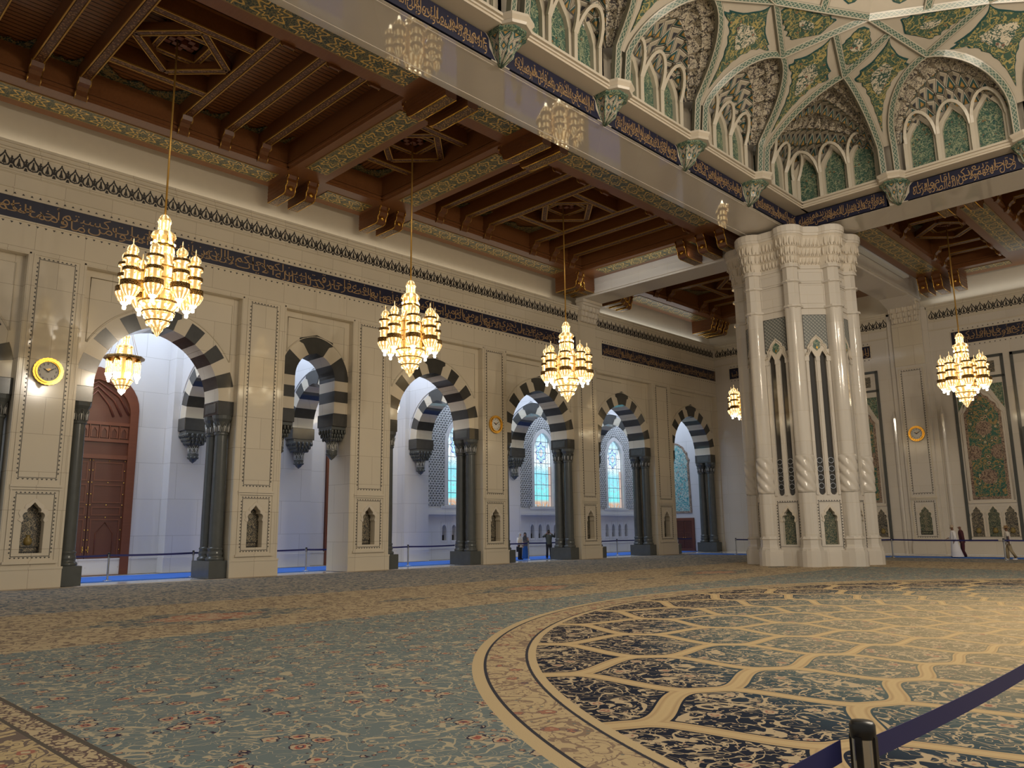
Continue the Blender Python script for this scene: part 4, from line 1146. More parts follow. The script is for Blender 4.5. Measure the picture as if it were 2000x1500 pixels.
# ledge above the inscriptions
def ledge(m, pos, axis, a, b):
    for d0, d1, z0, z1 in ((-.05, .70, 17.47, 17.55), (-.05, .76, 17.55, 17.62), (-.05, .70, 17.62, 17.68), (-.05, .80, 17.68, 17.78)):
        if axis == 'y': m.box(pos+d0, pos+d1, a, b, z0, z1)
        else: m.box(a, b, pos-d1, pos-d0, z0, z1)
m = MB(); ledge(m, DX, 'y', -3, DY)
for y in LB: m.lathe([(.0, 17.47), (.62, 17.47), (.66, 17.55), (.62, 17.6), (.72, 17.70), (.72, 17.79)], 8, (DX+.58, y, 0), smooth=False)
struct(m.build('trim_6', M['cornice_stone']), 'projecting stone ledge of the dome on the left', 'ledge')
m = MB(); ledge(m, DY, 'x', DX+.6, 24)
for x in RB: m.lathe([(.0, 17.47), (.62, 17.47), (.66, 17.55), (.62, 17.6), (.72, 17.70), (.72, 17.79)], 8, (x, DY-.58, 0), smooth=False)
struct(m.build('trim_7', M['cornice_stone']), 'projecting stone ledge of the dome on the far side', 'ledge')
def muq_bracket(label, loc, rot):
    t = thing('muqarnas_bracket', label, 'bracket', loc, rot, 'tiled brackets under the dome ledge')
    def oct(r, z, dy): return [(r*math.cos(PI/8+k*PI/4), dy+min(.0-dy, r*math.sin(PI/8+k*PI/4)) if False else min(.02, dy+r*math.sin(PI/8+k*PI/4)), z) for k in range(8)]
    MB().loft([oct(.66, 17.47, -.36), oct(.66, 17.40, -.36), oct(.56, 17.34, -.3)]).build('capping', M['tile_green'], t)
    vs = [oct(.54, 17.34, -.30), oct(.36, 17.05, -.2), oct(.33, 16.85, -.18), oct(.04, 16.52, -.03)]
    uv = [[(i*1.0, z) for i in range(9)] for z in (2.0, 1.1, .6, 0.)]
    m = MB(); n = 8
    P = [p for r in vs for p in r]
    fs = []; uu = []
    for j in range(3):
        for i in range(n):
            k = (i+1) % n
            fs.append((j*n+i, (j+1)*n+i, (j+1)*n+k, j*n+k)); uu.append(((i, uv[j][0][1]), (i, uv[j+1][0][1]), (i+1, uv[j+1][0][1]), (i+1, uv[j][0][1])))
    m.add(P, fs, False, uu); m.build('tiled_body', M['diamond_tile'], t)
    m = MB()
    for k in range(8):
        if vs[0][k][1] < -.02: m.tube([Vector(r[k]) for r in vs], .028, 5)
    m.build('ridge', M['tile_green'], t)
    m = MB()
    for s in (-1, 1): m.plate([(s*.40, 16.60), (s*.47, 16.95), (s*.60, 17.2), (s*.70, 17.44), (s*.52, 17.44), (s*.42, 17.2), (s*.34, 16.95), (s*.10, 16.60)] , -.045, .0)
    m.build('surround', M['dome_stone'], t)
    return t
bp = None
LN = ['nearest to the corner', 'second from the corner', 'third from the corner', 'fourth from the corner', 'fifth from the corner']
for i, y in enumerate(LB[:5]):
    if bp is None: bp = muq_bracket('tiled bracket on the left dome beam, '+LN[i], (DX, y, 0), R90)
    else: dup(bp, (DX, y, 0), R90, 'tiled bracket on the left dome beam, '+LN[i], 'tiled brackets under the dome ledge')
for i, x in enumerate(RB[:2]): dup(bp, (x, DY, 0), 0, 'tiled bracket on the far dome beam, '+LN[i], 'tiled brackets under the dome ledge')
# --- geometry of the ribbed vault.  side frame: s along the wall, i inwards, z up
def LP(s, i, z): return Vector((DX+i, s, z))            # left side
def RP(s, i, z): return Vector((s, DY-i, z))            # far side
ZP, IP = 19.15, .95       # where neighbouring arches part
ZA, IA = 21.5, 3.35       # arch apex
def arch_pts(P, A, n=12):
    """pointed-arch curve from a parting point to an apex"""
    out = []
    e = .22; R = 1+e; f1 = math.acos(e/R); H = math.sqrt(R*R-e*e)
    for k in range(n+1):
        f = f1*k/n
        u = 1-(-e+R*math.cos(f)); v = R*math.sin(f)/H          # u horizontal progress, v vertical progress
        d = A-P
        # the curve leans inwards as it climbs; along-wall progress follows u
        out.append((u, v))
    return out
ARC = arch_pts(Vector(), Vector())
def side_arch(F, s0, sA, iA=IA, zA=ZA):
    """from the parting point at s0 to the apex at sA"""
    g = .30 if sA > s0 else -.30
    return [F(s0+g+(sA-s0-g)*u, IP+(iA-IP)*(v**1.25), ZP+(zA-ZP)*v) for u, v in ARC]
AC = Vector((DX+4.75, DY-4.75, 21.25))      # apex of the corner squinch
CN = Vector((DX+6.6, DY-6.6, 22.2))
def corner_arch(F, s0, left):
    P = F(s0+(.30 if left else -.30), IP, ZP)
    out = []
    for u, v in ARC:
        w_ = u*.55+v*.45
        p = P+(AC-P)*w_; p.z = ZP+(AC.z-ZP)*v; out.append(p)
    return out
bays = []     # (frame, s_low, s_high, kind)
def sweep(m, pts, w, h, nrm=None, uvs=True):
    """band along pts; w across, h deep; the band faces the middle of the hall"""
    rings = []; uu = []; L = 0
    C = Vector((2.0, 18.0, 12.0))
    for i, p in enumerate(pts):
        d = (pts[min(i+1, len(pts)-1)]-pts[max(i-1, 0)]).normalized()
        n = (C-p); n = (n-d*n.dot(d)).normalized()
        a = d.cross(n).normalized()
        if i: L += (p-pts[i-1]).length
        rings.append([p-a*w/2+n*h*.6, p+a*w/2+n*h*.6, p+a*w/2-n*h*.4, p-a*w/2-n*h*.4])
        uu.append([(L, -.5), (L, .5), (L, .5), (L, -.5)])
    fs = []; u2 = []
    for j in range(len(rings)-1):
        for i in range(4):
            k = (i+1) % 4
            fs.append((j*4+i, j*4+k, j*4+4+k, j*4+4+i)); u2.append((uu[j][i], uu[j][k], uu[j+1][k], uu[j+1][i]))
    m.add([p for r in rings for p in r], fs, False, u2)
    return m
vault = thing('ribbed_vault', 'cream ribbed dome vault with green lobed medallions above the inscriptions', 'dome', (0, 0, 0))
def rib(pts, w=.29, h=.2): return sweep(MB(), pts, w, h).build('rib', M['rib_tile'], vault)
def face_to_hall(pts):
    return pts
def panel(rows, name='vault_panel', mat='dome_stone'):
    """rows of points, each row left to right"""
    n = len(rows[0]); vs = [p for r in rows for p in r]; fs = []
    for j in range(len(rows)-1):
        for i in range(n-1): fs.append((j*n+i, j*n+i+1, (j+1)*n+i+1, (j+1)*n+i))
    m = MB(); m.add(vs, fs, True)
    return m.build(name, M[mat], vault)
def normal_at(f, a, w_):
    e = .01
    du = f(min(1, a+e), w_)-f(max(0, a-e), w_); dv = f(a, min(1, w_+e))-f(a, max(-1, w_-e))
    n = du.cross(dv)
    if n.length < 1e-9: return Vector((0, 0, -1))
    n.normalize(); c = Vector((2, 18, 12))-f(a, w_)
    return n if n.dot(c) > 0 else -n
def medallion(par, f, a0, a1, wmax, prof, lobes, off, mat, name, na=40, nw=6):
    """lobed relief on the surface f(a, w), a up the panel, w across"""
    rows = []; uu = []
    for j in range(na+1):
        q = j/na; a = a0+(a1-a0)*q
        w_ = wmax*prof(q)*(1-.15*abs(math.sin(lobes*PI*q))) if 0 < q < 1 else .0
        r = []
        for i in range(nw+1):
            b = -w_+2*w_*i/nw
            r.append(f(a, b)+normal_at(f, a, b)*off)
        rows.append(r)
    n = nw+1; vs = []; fs = []; us = []
    for r in rows: vs += r
    for j in range(na):
        for i in range(nw):
            t = (j*n+i, j*n+i+1, (j+1)*n+i+1, (j+1)*n+i)
            fs.append(t)
    b = len(vs)
    for r in rows: vs += [r[0]-normal_at(f, .5, 0)*(off+.01), r[-1]-normal_at(f, .5, 0)*(off+.01)]
    for j in range(na):
        fs.append((j*n, (j+1)*n, b+2*j+2, b+2*j)); fs.append((j*n+nw, b+2*j+1, b+2*j+3, (j+1)*n+nw))
    m = MB(); m.add(vs, fs)
    o = m.build(name, M[mat], par)
    if name == 'green_medallion': medallion(o, f, a0-.018, a1+.02, wmax*1.07, prof, lobes, off-.03, 'teal_rim', 'rim', na, nw)
    return o
def kite(Lc, Rc, top, big=True):
    """kite between two arches that part at the bottom; Lc, Rc = curves from the bottom, top = upper corner"""
    n = len(Lc); ne = 8
    rows = [[Lc[k].lerp(Rc[k], i/ne) for i in range(ne+1)] for k in range(n)]
    up = [[Lc[-1].lerp(top, q/4).lerp(Rc[-1].lerp(top, q/4), i/ne) for i in range(ne+1)] for q in range(1, 5)]
    p = panel(rows+up)
    def f(a, w_):
        x = (w_+1)/2
        if a <= .78:
            k = a/.78*(n-1); i = min(n-2, int(k)); g = k-i
            return Lc[i].lerp(Lc[i+1], g).lerp(Rc[i].lerp(Rc[i+1], g), x)
        q = (a-.78)/.22
        return Lc[-1].lerp(top, q).lerp(Rc[-1].lerp(top, q), x)
    pr = lambda q: min(1, (q*1.25)**.8) if q < .62 else max(0, 1-((q-.62)/.38)**1.25)
    md = medallion(p, f, .15, .95, .84, pr, 9, .05, 'tile_medallion', 'green_medallion')
    medallion(md, f, .46, .80, .36, lambda q: math.sin(PI*q)**.6, 4, .085, 'tile_white', 'white_medallion', 20, 4)
    return p
def tri(A, B, C, md=True):
    ne = 6
    rows = [[A.lerp(C, q/ne).lerp(B.lerp(C, q/ne), i/ne) for i in range(ne+1)] for q in range(ne+1)]
    p = panel(rows)
    if md:
        f = lambda a, w_: A.lerp(C, a).lerp(B.lerp(C, a), (w_+1)/2)
        g = medallion(p, f, .10, .80, .72, lambda q: min(1, q*5)*(1 if q < .5 else 1), 6, .05, 'tile_medallion', 'green_medallion', 24, 6)
        medallion(g, f, .26, .50, .22, lambda q: math.sin(PI*q)**.6, 3, .085, 'tile_white', 'white_medallion', 16, 4)
    return p
ZB, IB = 22.1, 4.45
def build_side(F, br, left):
    """arches and kites of one wall, away from the corner"""
    sgn = -1 if left else 1
    res = []
    arcs = []
    for k in range(len(br)-1):
        a, b = br[k], br[k+1]; mid = (a+b)/2
        arcs.append((side_arch(F, a, mid), side_arch(F, b, mid)))
    return arcs
AL = build_side(LP, LB[:5], True); AR = build_side(RP, RB[:4], False)
CL = corner_arch(LP, LB[0], True); CR = corner_arch(RP, RB[0], False)
def shaft(F, s):
    for g in (-.30, .30):
        rib([F(s+g, .80, 17.7), F(s+g, .88, 18.5), F(s+g, IP, ZP)], .29)
for s in LB[:5]: shaft(LP, s)
for s in RB[:4]: shaft(RP, s)
for a, b in AL+AR: rib(a); rib(b)
rib(CL); rib(CR)
BL = [LP(s, IB, ZB) for s in LB]; BR = [RP(s, IB, ZB) for s in RB]
BL[0] = AL[0][0][-1].lerp(CN, .62); BR[0] = AR[0][0][-1].lerp(CN, .62)
kite(CL, AL[0][0], BL[0]); kite(AR[0][0], CR, BR[0])
for k in range(1, 4): kite(AL[k-1][1], AL[k][0], BL[k])
for k in range(1, 3): kite(AR[k][0], AR[k-1][1], BR[k])
for t in (AL[0][0][-1], AR[0][0][-1]): rib([t, t.lerp(CN, .5), CN])
rib([AC, BL[0]]); rib([AC, BR[0]])
apexL = [a[0][-1] for a in AL]; apexR = [a[0][-1] for a in AR]
for ap, B in ((apexL, BL), (apexR, BR)):
    for k in range(1, len(ap)):
        rib([ap[k-1], B[k]]); rib([B[k], ap[k]])
m_ = [AC, BL[0], CN, BR[0]]
# small diamond over the squinch, split down the middle
f4 = lambda a, w_: (m_[0].lerp(m_[1], a).lerp(m_[3].lerp(m_[2], a), (w_+1)/2))
pd = panel([[f4(q/5, -1+2*i/5) for i in range(6)] for q in range(6)])
def fd(a, w_):
    lo = AC.lerp(CN, a); wd = (BR[0]-BL[0])*.5*(1-abs(2*a-1))
    return lo+wd*w_
gm = medallion(pd, fd, .22, .84, .62, lambda q: 1., 6, .08, 'tile_medallion', 'green_medallion', 20, 4)
medallion(gm, fd, .45, .66, .25, lambda q: 1., 3, .11, 'tile_white', 'white_medallion', 14, 4)
tri(AL[0][0][-1], CN, BL[1]); tri(CN, AR[0][0][-1], BR[1])
tri(BL[1], BL[2], apexL[1]); tri(BL[2], BL[3], apexL[2]); tri(BR[1], BR[2], apexR[1])
ring = [BL[3], BL[2], BL[1], CN, BR[1], BR[2]]
rib(ring[:4]); rib(ring[3:])
# next tier, rising to the drum
def up(p, i, dz): c = Vector((2.0, 19.5, 0)); d = Vector((c.x-p.x, c.y-p.y, 0)).normalized(); return p+d*i+Vector((0, 0, dz))
tier = []
for a, b in zip(ring[:-1], ring[1:]):
    for q in (0, .5): tier.append(a.lerp(b, q))
tier.append(ring[-1]); top = [up(p, 2.6, 2.3) for p in tier]
for i in range(len(tier)-1):
    q = [tier[i], tier[i+1], top[i+1], top[i]]
    f = (lambda q: lambda a, w_: q[0].lerp(q[3], a).lerp(q[1].lerp(q[2], a), (w_+1)/2))(q)
    p = panel([[f(j/4, -1+2*k/4) for k in range(5)] for j in range(5)])
    medallion(p, f, .12, .9, .74, lambda z: math.sin(PI*z)**.5, 7, .05, 'tile_medallion', 'green_medallion', 26, 4)
    if i % 2 == 1: rib([tier[i], top[i]], .34)
rib(top, .4)
for i in range(len(top)-1):
    panel([[top[i], top[i+1]], [up(top[i], .2, 6), up(top[i+1], .2, 6)]], 'drum_wall')
# --- alcoves: tiled niches, tall white frames and stalactite half-domes
def alcove(label, F, s0, s1, arcs, ns, grp='niche alcoves under the dome', front=None):
    t = thing('muqarnas_alcove', label, 'alcove', (0, 0, 0), 0, grp)
    lo, hi = min(s0, s1)+.62, max(s0, s1)-.62
    W_ = (hi-lo)/ns
    MB().add([F(lo-.7, .02, 17.6), F(hi+.7, .02, 17.6), F(hi+.7, .02, 21.2), F(lo-.7, .02, 21.2)], [(0, 1, 2, 3)]).build('back_wall', M['dome_stone'], t)
    for k in range(ns):
        c = lo+(k+.5)*W_; h = W_*.36
        out = [(c-h, 17.7), (c+h, 17.7), (c+h, 19.35), (c+h*.72, 19.75), (c, 20.22), (c-h*.72, 19.75), (c-h, 19.35)]
        m = MB(); n = len(out)
        m.add([F(x, .10, z) for x, z in out]+[F(x, .03, z) for x, z in out], [tuple(range(n))]+[(i, n+i, n+(i+1) % n, (i+1) % n) for i in range(n)])
        m.build('tile_panel', M['tile_green'], t)
    # white frames: a slab with pointed openings, and hoods that branch from the shafts
    m = MB()
    for k in range(ns):
        c = lo+(k+.5)*W_; h = W_*.36; e = W_/2
        out = [(c-h, 17.6), (c+h, 17.6), (c+h, 19.35), (c+h*.72, 19.75), (c, 20.22), (c-h*.72, 19.75), (c-h, 19.35)]
        fr_ = [(c-e, 17.6), (c+e, 17.6), (c+e, 19.3), (c+e*.86, 19.72), (c, 20.52), (c-e*.86, 19.72), (c-e, 19.3)]
        n = 7
        vs = [F(x, .30, z) for x, z in fr_]+[F(x, .26, z) for x, z in out]+[F(x, .05, z) for x, z in out]
        fs = []
        for q in range(1, n):
            l = (q+1) % n
            fs.append((q, l, n+l, n+q)); fs.append((n+q, n+l, 2*n+l, 2*n+q))
        m.add(vs, fs)
    for k in range(ns+1):
        c = lo+k*W_
        sweep(m, [F(c, .34, 17.65), F(c, .36, 18.6), F(c, .38, 19.25)], .16, .12)
        for g in (-1, 1):
            if (k == 0 and g < 0) or (k == ns and g > 0): continue
            sweep(m, [F(c+g*(.04+(W_/2-.04)*(1-math.cos(a))), .38+.5*math.sin(a), 19.2+1.15*math.sin(a)) for a in [PI/2*q/6 for q in range(7)]], .13, .13)
    m.build('white_frame', M['frame_stone'], t)
    return t, lo, hi, W_
def halfdome(t, back, front, nu, nv, mats):
    """faceted stalactite shell between the back edge and the front arch"""
    def S(u, v):
        i = u*(len(front)-1); a = min(len(front)-2, int(i)); g = i-a
        f_ = front[a].lerp(front[a+1], g); b_ = back(u)
        p = b_.lerp(f_, v); p.z += .55*math.sin(PI*v)*(1-abs(2*u-1))
        return p
    for j in range(nv):
        m = MB(); vs = []; fs = []; uu = []
        for i in range(nu):
            u0, u1 = i/nu, (i+1)/nu; v0, v1 = j/nv, (j+1)/nv
            off = .5/nu if j % 2 else 0
            q = [S(u0, v0), S(u1, v0), S(u1, v1), S(u0, v1)]
            c = S((u0+u1)/2, (v0+v1)/2); c.z += .22
            b = len(vs); vs += q+[c]
            for k in range(4):
                l = (k+1) % 4
                fs.append((b+k, b+l, b+4)); cu = [(0, 0), (1, 0), (1, 1), (0, 1)]
                uu.append((cu[k], cu[l], (.5, .5)))
        m.add(vs, fs, False, uu)
        m.build('stalactite_tier', M[mats[j % len(mats)]], t)
    m = MB()
    for i in range(1, nu):
        for j in range(1, nv):
            if (i+j) % 2 == 0: m.sphere(S(i/nu, j/nv)+Vector((0, 0, -.02)), (.09, .09, .07), 6, 4)
    m.build('pendant_knob', M['tile_niche'], t)
AD = ['left alcove next to the corner squinch', 'second alcove from the corner on the left', 'third alcove from the corner on the left', 'fourth alcove from the corner on the left']
for k in range(4):
    a, b = LB[k], LB[k+1]
    t, lo, hi, W_ = alcove('tiled alcove with three green niches, '+AD[k], LP, a, b, AL[k], 3)
    fr = list(reversed(AL[k][1]))[::-1]+list(reversed(AL[k][0]))[1:]
    halfdome(t, (lambda b, a: lambda u: LP(b+.5+(a-b-1.0)*u, .12, 20.3-.9*abs(2*u-1)**3))(b, a), fr, 12, 4, ['diamond_tile', 'diamond_tile', 'tile_muqarnas', 'tile_muqarnas'])
AD = ['right alcove next to the corner squinch', 'second alcove from the corner on the far side']
for k in range(2):
    a, b = RB[k], RB[k+1]
    t, lo, hi, W_ = alcove('tiled alcove with three green niches, '+AD[k], RP, a, b, AR[k], 3)
    fr = AR[k][0]+list(reversed(AR[k][1]))[1:]
    halfdome(t, (lambda a, b: lambda u: RP(a+.5+(b-a-1.0)*u, .12, 20.3-.9*abs(2*u-1)**3))(a, b), fr, 12, 4, ['diamond_tile', 'diamond_tile', 'tile_muqarnas', 'tile_muqarnas'])
# corner squinch
tl, _, _, _ = alcove('corner squinch with tiled niches on its left wall above the great pier', LP, LB[0], DY+.45, None, 3, None)
tr, _, _, _ = alcove('corner squinch with tiled niches on its far wall above the great pier', RP, DX-.45, RB[0], None, 3, None)
fr = CL+list(reversed(CR))[1:]
def cback(u):
    if u < .5: return LP(LB[0]+.5+(DY-LB[0]-.6)*(u/.5), .12, 20.3-.9*abs(2*u-1)**3)
    return RP(RB[0]-.5-(RB[0]-DX-.6)*((1-u)/.5), .12, 20.3-.9*abs(2*u-1)**3)
th = thing('squinch_vault', 'stalactite half dome filling the corner squinch above the great pier', 'half dome', (0, 0, 0))
halfdome(th, cback, fr, 20, 6, ['diamond_tile', 'diamond_tile', 'tile_muqarnas', 'diamond_tile', 'tile_muqarnas', 'tile_muqarnas'])
# ---------------------------------------------------------------- the great clustered pier
PC = (-17.6, 38.95)
def outline(ap, rv, cr, n=96):
    """octagon (apothem ap) with round shafts of radius cr at distance rv on its corners"""
    out = []
    for i in range(n):
        th = 2*PI*i/n
        f = (th+PI/8) % (PI/4)-PI/8
        r = ap/math.cos(f)
        for k in range(8):
            a = PI/8+k*PI/4; d = th-a
            s = rv*math.sin(d)
            if abs(s) < cr and math.cos(d) > 0: r = max(r, rv*math.cos(d)+math.sqrt(cr*cr-s*s))
        out.append((r*math.cos(th), r*math.sin(th)))
    return out
def pier():
    t = thing('clustered_pier', 'massive cream marble pier with eight clustered shafts, tall dark slots and a flaring capital', 'pier', (PC[0], PC[1], 0))
    t['kind'] = 'structure'
    AP, RV = 2.42, 2.63
    def slab(m, ap, rv, cr, z0, z1, n=96):
        o = outline(ap, rv, cr, n); m.loft([[(x, y, z0) for x, y in o], [(x, y, z1) for x, y in o]])
    m = MB(); slab(m, AP+.14, RV, .58, 0, .66); slab(m, AP+.10, RV, .55, .66, .74); slab(m, AP+.05, RV, .50, .74, .80)
    m.build('plinth', M['white_marble'], t)
    # flat faces with a niche low down
    for k in range(8):
        a = k*PI/4                       # outward direction of the face
        # local x along the face, local y inwards
        rot = a+PI/2
        fx = t
        w = .86
        face = MB()
        no = niche_outline(0, 1.0, .64, 1.72)
        face.plate([(-w, .74), (w, .74), (w, 3.2), (-w, 3.2)], 0, .26, [no])
        face.box(-w, w, .3, .34, .74, 3.2)
        sl = []
        for s in (-1, 1):
            c = s*.27
            sl.append([(c-.15, 3.42), (c-.1, 3.33), (c, 3.29), (c+.1, 3.33), (c+.15, 3.42), (c+.15, 9.85), (c+.19, 9.95), (c+.15, 10.06), (c, 10.22), (c-.15, 10.06), (c-.19, 9.95), (c-.15, 9.85)])
        face.plate([(-w, 3.2), (w, 3.2), (w, 12.2), (-w, 12.2)], 0, .22, sl)
        face.box(-w, w, 0, .22, 12.2, 14.6)
        def place(o):
            o.location = ((AP)*math.cos(a), (AP)*math.sin(a), 0); o.rotation_euler = (0, 0, rot); return o
        fo = place(face.build('face', M['white_marble'], t))
        vis = k in (0, 5, 6, 7)
        m = MB(); scallop(m, -.50, .50, .72+.0, 2.98, -.012, .13, .04)
        frame(m, -.5, .5, .9, .91, -.01, 0, .005); m.build('inlay_border', M['inlay_black'], fo)
        MB().box(-.42, .42, .20, .27, .9, 2.9).build('tile_panel', M['tile_niche_green'], fo)
        m = MB(); big = [(x*1.34, z if z < 1.05 else 1.0+(z-1.0)*1.08) for x, z in no]
        upb = [p for p in big if p[1] > 1.9]; lo = [p for p in no if p[1] > 1.9]
        m.plate(upb+list(reversed(lo)), -.03, .02); m.build('hood', M['relief_marble'], fo)
        m = MB()
        for s in (-1, 1): m.box(s*.27-.2, s*.27+.2, .12, .2, 3.25, 10.3)
        m.build('slot_panel', M['slot_glass'], fo)
        m = MB()
        for s in (-1, 1):
            for j in range(4):
                q = [(s*.27+.125*math.cos(2*PI*i/16), 3.72+.40*j+.125*math.sin(2*PI*i/16)) for i in range(16)]
                m.plate(q, .06, .14)
        m.build('air_nozzle', M['black'], fo)
        m = MB()
        for s in (-1, 1):
            for j in range(4):
                c2 = [[(s*.27+r*math.cos(2*PI*i/16), 3.72+.40*j+r*math.sin(2*PI*i/16)) for i in range(16)] for r in (.14, .118)]
                m.plate(c2[0], .05, .13, [c2[1]])
        m.build('nozzle_ring', M['steel'], fo)
        # slim columns between the slots
        m = MB()
        for x in (-.52, 0, .52):
            m.box(x-.06 if x else -.07, x+.06 if x else .07, -.05, .02, 3.3, 9.75); m.box(x-.10, x+.10, -.07, .02, 9.72, 9.95)
        m.build('slim_column', M['white_marble'], fo)
        # lattice panel with a lobed hood and a teal medallion
        MB().box(-.56, .56, -.012, .01, 10.35, 12.02).build('lattice_panel', M['lattice_grey'], fo)
        m = MB(); frame(m, -.58, .58, 10.33, 12.04, -.02, .01, .022); m.build('panel_edge', M['inlay_black'], fo)
        hp = [(-.58, 10.02), (-.50, 10.12), (-.43, 10.28), (-.47, 10.42), (-.40, 10.55), (-.31, 10.56), (-.28, 10.70), (-.16, 10.84), (-.06, 10.92), (0, 11.02)]
        hood = hp+[(-x, z) for x, z in reversed(hp[:-1])]
        low = [(.58, 9.97), (.42, 9.95), (.27, 10.26), (.12, 9.95), (-.12, 9.95), (-.27, 10.26), (-.42, 9.95), (-.58, 9.97)]
        m = MB(); m.plate(hood+low, -.03, .0)
        m.tube([(x, -.04, z) for x, z in hood], .035, 6); m.tube([(x*.82, -.04, 10.08+(z-10.08)*.84) for x, z in hood], .022, 5)
        m.build('lobed_hood', M['relief_marble'], fo)
        md = [(0, 10.22), (.06, 10.30), (.15, 10.36), (.19, 10.46), (.15, 10.54), (.17, 10.62), (.09, 10.72), (0, 10.80)]
        m = MB(); m.plate(md+[(-x, z) for x, z in reversed(md[1:-1])], -.055, -.02); m.build('teal_medallion', M['tile_green'], fo)
        m = MB(); m.plate([(0, 10.30), (.045, 10.38), (0, 10.48), (-.045, 10.38)], -.065, -.05); m.build('gold_drop', M['gold'], fo)
        # framed blind panels near the top
        m = MB()
        for z0, z1 in ((12.62, 13.6), (13.75, 14.25)): frame(m, -.62, .62, z0, z1, -.03, .01, .05)
        m.build('blind_panel', M['white_marble'], fo)
    # shafts
    for k in range(8):
        a = PI/8+k*PI/4; c = (RV*math.cos(a), RV*math.sin(a), 0)
        m = MB(); m.lathe([(.53, .74), (.53, .82), (.48, .88), (.46, 1.0), (.46, 1.22), (.50, 1.26), (.47, 1.3), (.42, 1.38)], 8, c, smooth=False, a0=PI/8, a1=2*PI+PI/8)
        sh = m.build('shaft_base', M['white_marble'], t)
        m = MB()
        # fluted lower shaft, spiral middle, clustered upper shaft
        def ring(z, fn): return [(c[0]+fn(q)*math.cos(q), c[1]+fn(q)*math.sin(q), z) for q in [2*PI*i/40 for i in range(40)]]
        m.loft([ring(1.3, lambda q: .39+.022*abs(math.cos(4*q))), ring(3.4, lambda q: .39+.022*abs(math.cos(4*q)))])
        m.build('fluted_shaft', M['white_marble'], t)
        rings = []
        for j in range(61):
            z = 3.42+1.76*j/60; tw = j/60*4.2; fade = min(1, j/3, (60-j)/3)
            rings.append(ring(z, lambda q: .385+.06*fade*abs(math.sin(2.5*q+tw*2.5))))
        m = MB().loft(rings, smooth=True); m.build('spiral_shaft', M['white_marble'], t)
        m = MB(); m.loft([ring(z, lambda q: .37+.035*abs(math.cos(3*(q-a)))) for z in (5.18, 12.35)], smooth=True)
        m.build('upper_shaft', M['white_marble'], t)
        m = MB()
        m.lathe([(.40, 12.30), (.45, 12.36), (.45, 12.44), (.39, 12.5)], 8, c, smooth=False); m.lathe([(.38, 12.4), (.38, 14.5)], 8, c, smooth=False)
        m.lathe([(.40, 13.60), (.45, 13.66), (.40, 13.72)], 8, c, smooth=False)
        m.build('collar', M['white_marble'], t)
    core = MB(); slab(core, AP-.3, RV-.4, .2, 0, 14.5, 32); core.build('core', M['white_marble'], t)
    # ring mouldings and the capital
    m = MB()
    for z0, z1, d in ((12.36, 12.46, .07), (13.64, 13.72, .05), (14.38, 14.46, .06), (14.46, 14.56, .03)): slab(m, AP+d, RV, .42+d, z0, z1)
    m.build('ring_moulding', M['white_marble'], t)
    m = MB()
    tiers = [(14.55, AP+.02, .40), (14.95, AP+.07, .43), (15.0, AP+.13, .48), (15.4, AP+.18, .53), (15.45, AP+.24, .59), (15.9, AP+.30, .65), (16.0, AP+.36, .71)]
    m.loft([[(x, y, z) for x, y in outline(ap, RV, cr)] for z, ap, cr in tiers], smooth=False)
    m.build('capital_bell', M['relief_marble'], t)
    m = MB()
    for z, ap, cr, h in ((14.80, AP+.05, .42, .20), (15.22, AP+.16, .51, .22), (15.68, AP+.27, .62, .24)):
        o = outline(ap, RV, cr, 176)
        for i in range(0, 176, 2):
            x, y = o[i]; m.sphere((x, y, z), (.058, .058, h), 5, 5)
            x, y = o[i+1]; m.sphere((x*1.012, y*1.012, z-h*.75), (.03, .03, .08), 4, 4)
    m.build('stalactites', M['relief_marble'], t)
    m = MB(); slab(m, AP+.40, RV, .74, 16.0, 16.12); slab(m, AP+.44, RV, .78, 16.12, 16.38); slab(m, AP+.38, RV, .72, 16.38, 16.46)
    m.build('abacus', M['white_marble'], t)
    return t
pier()
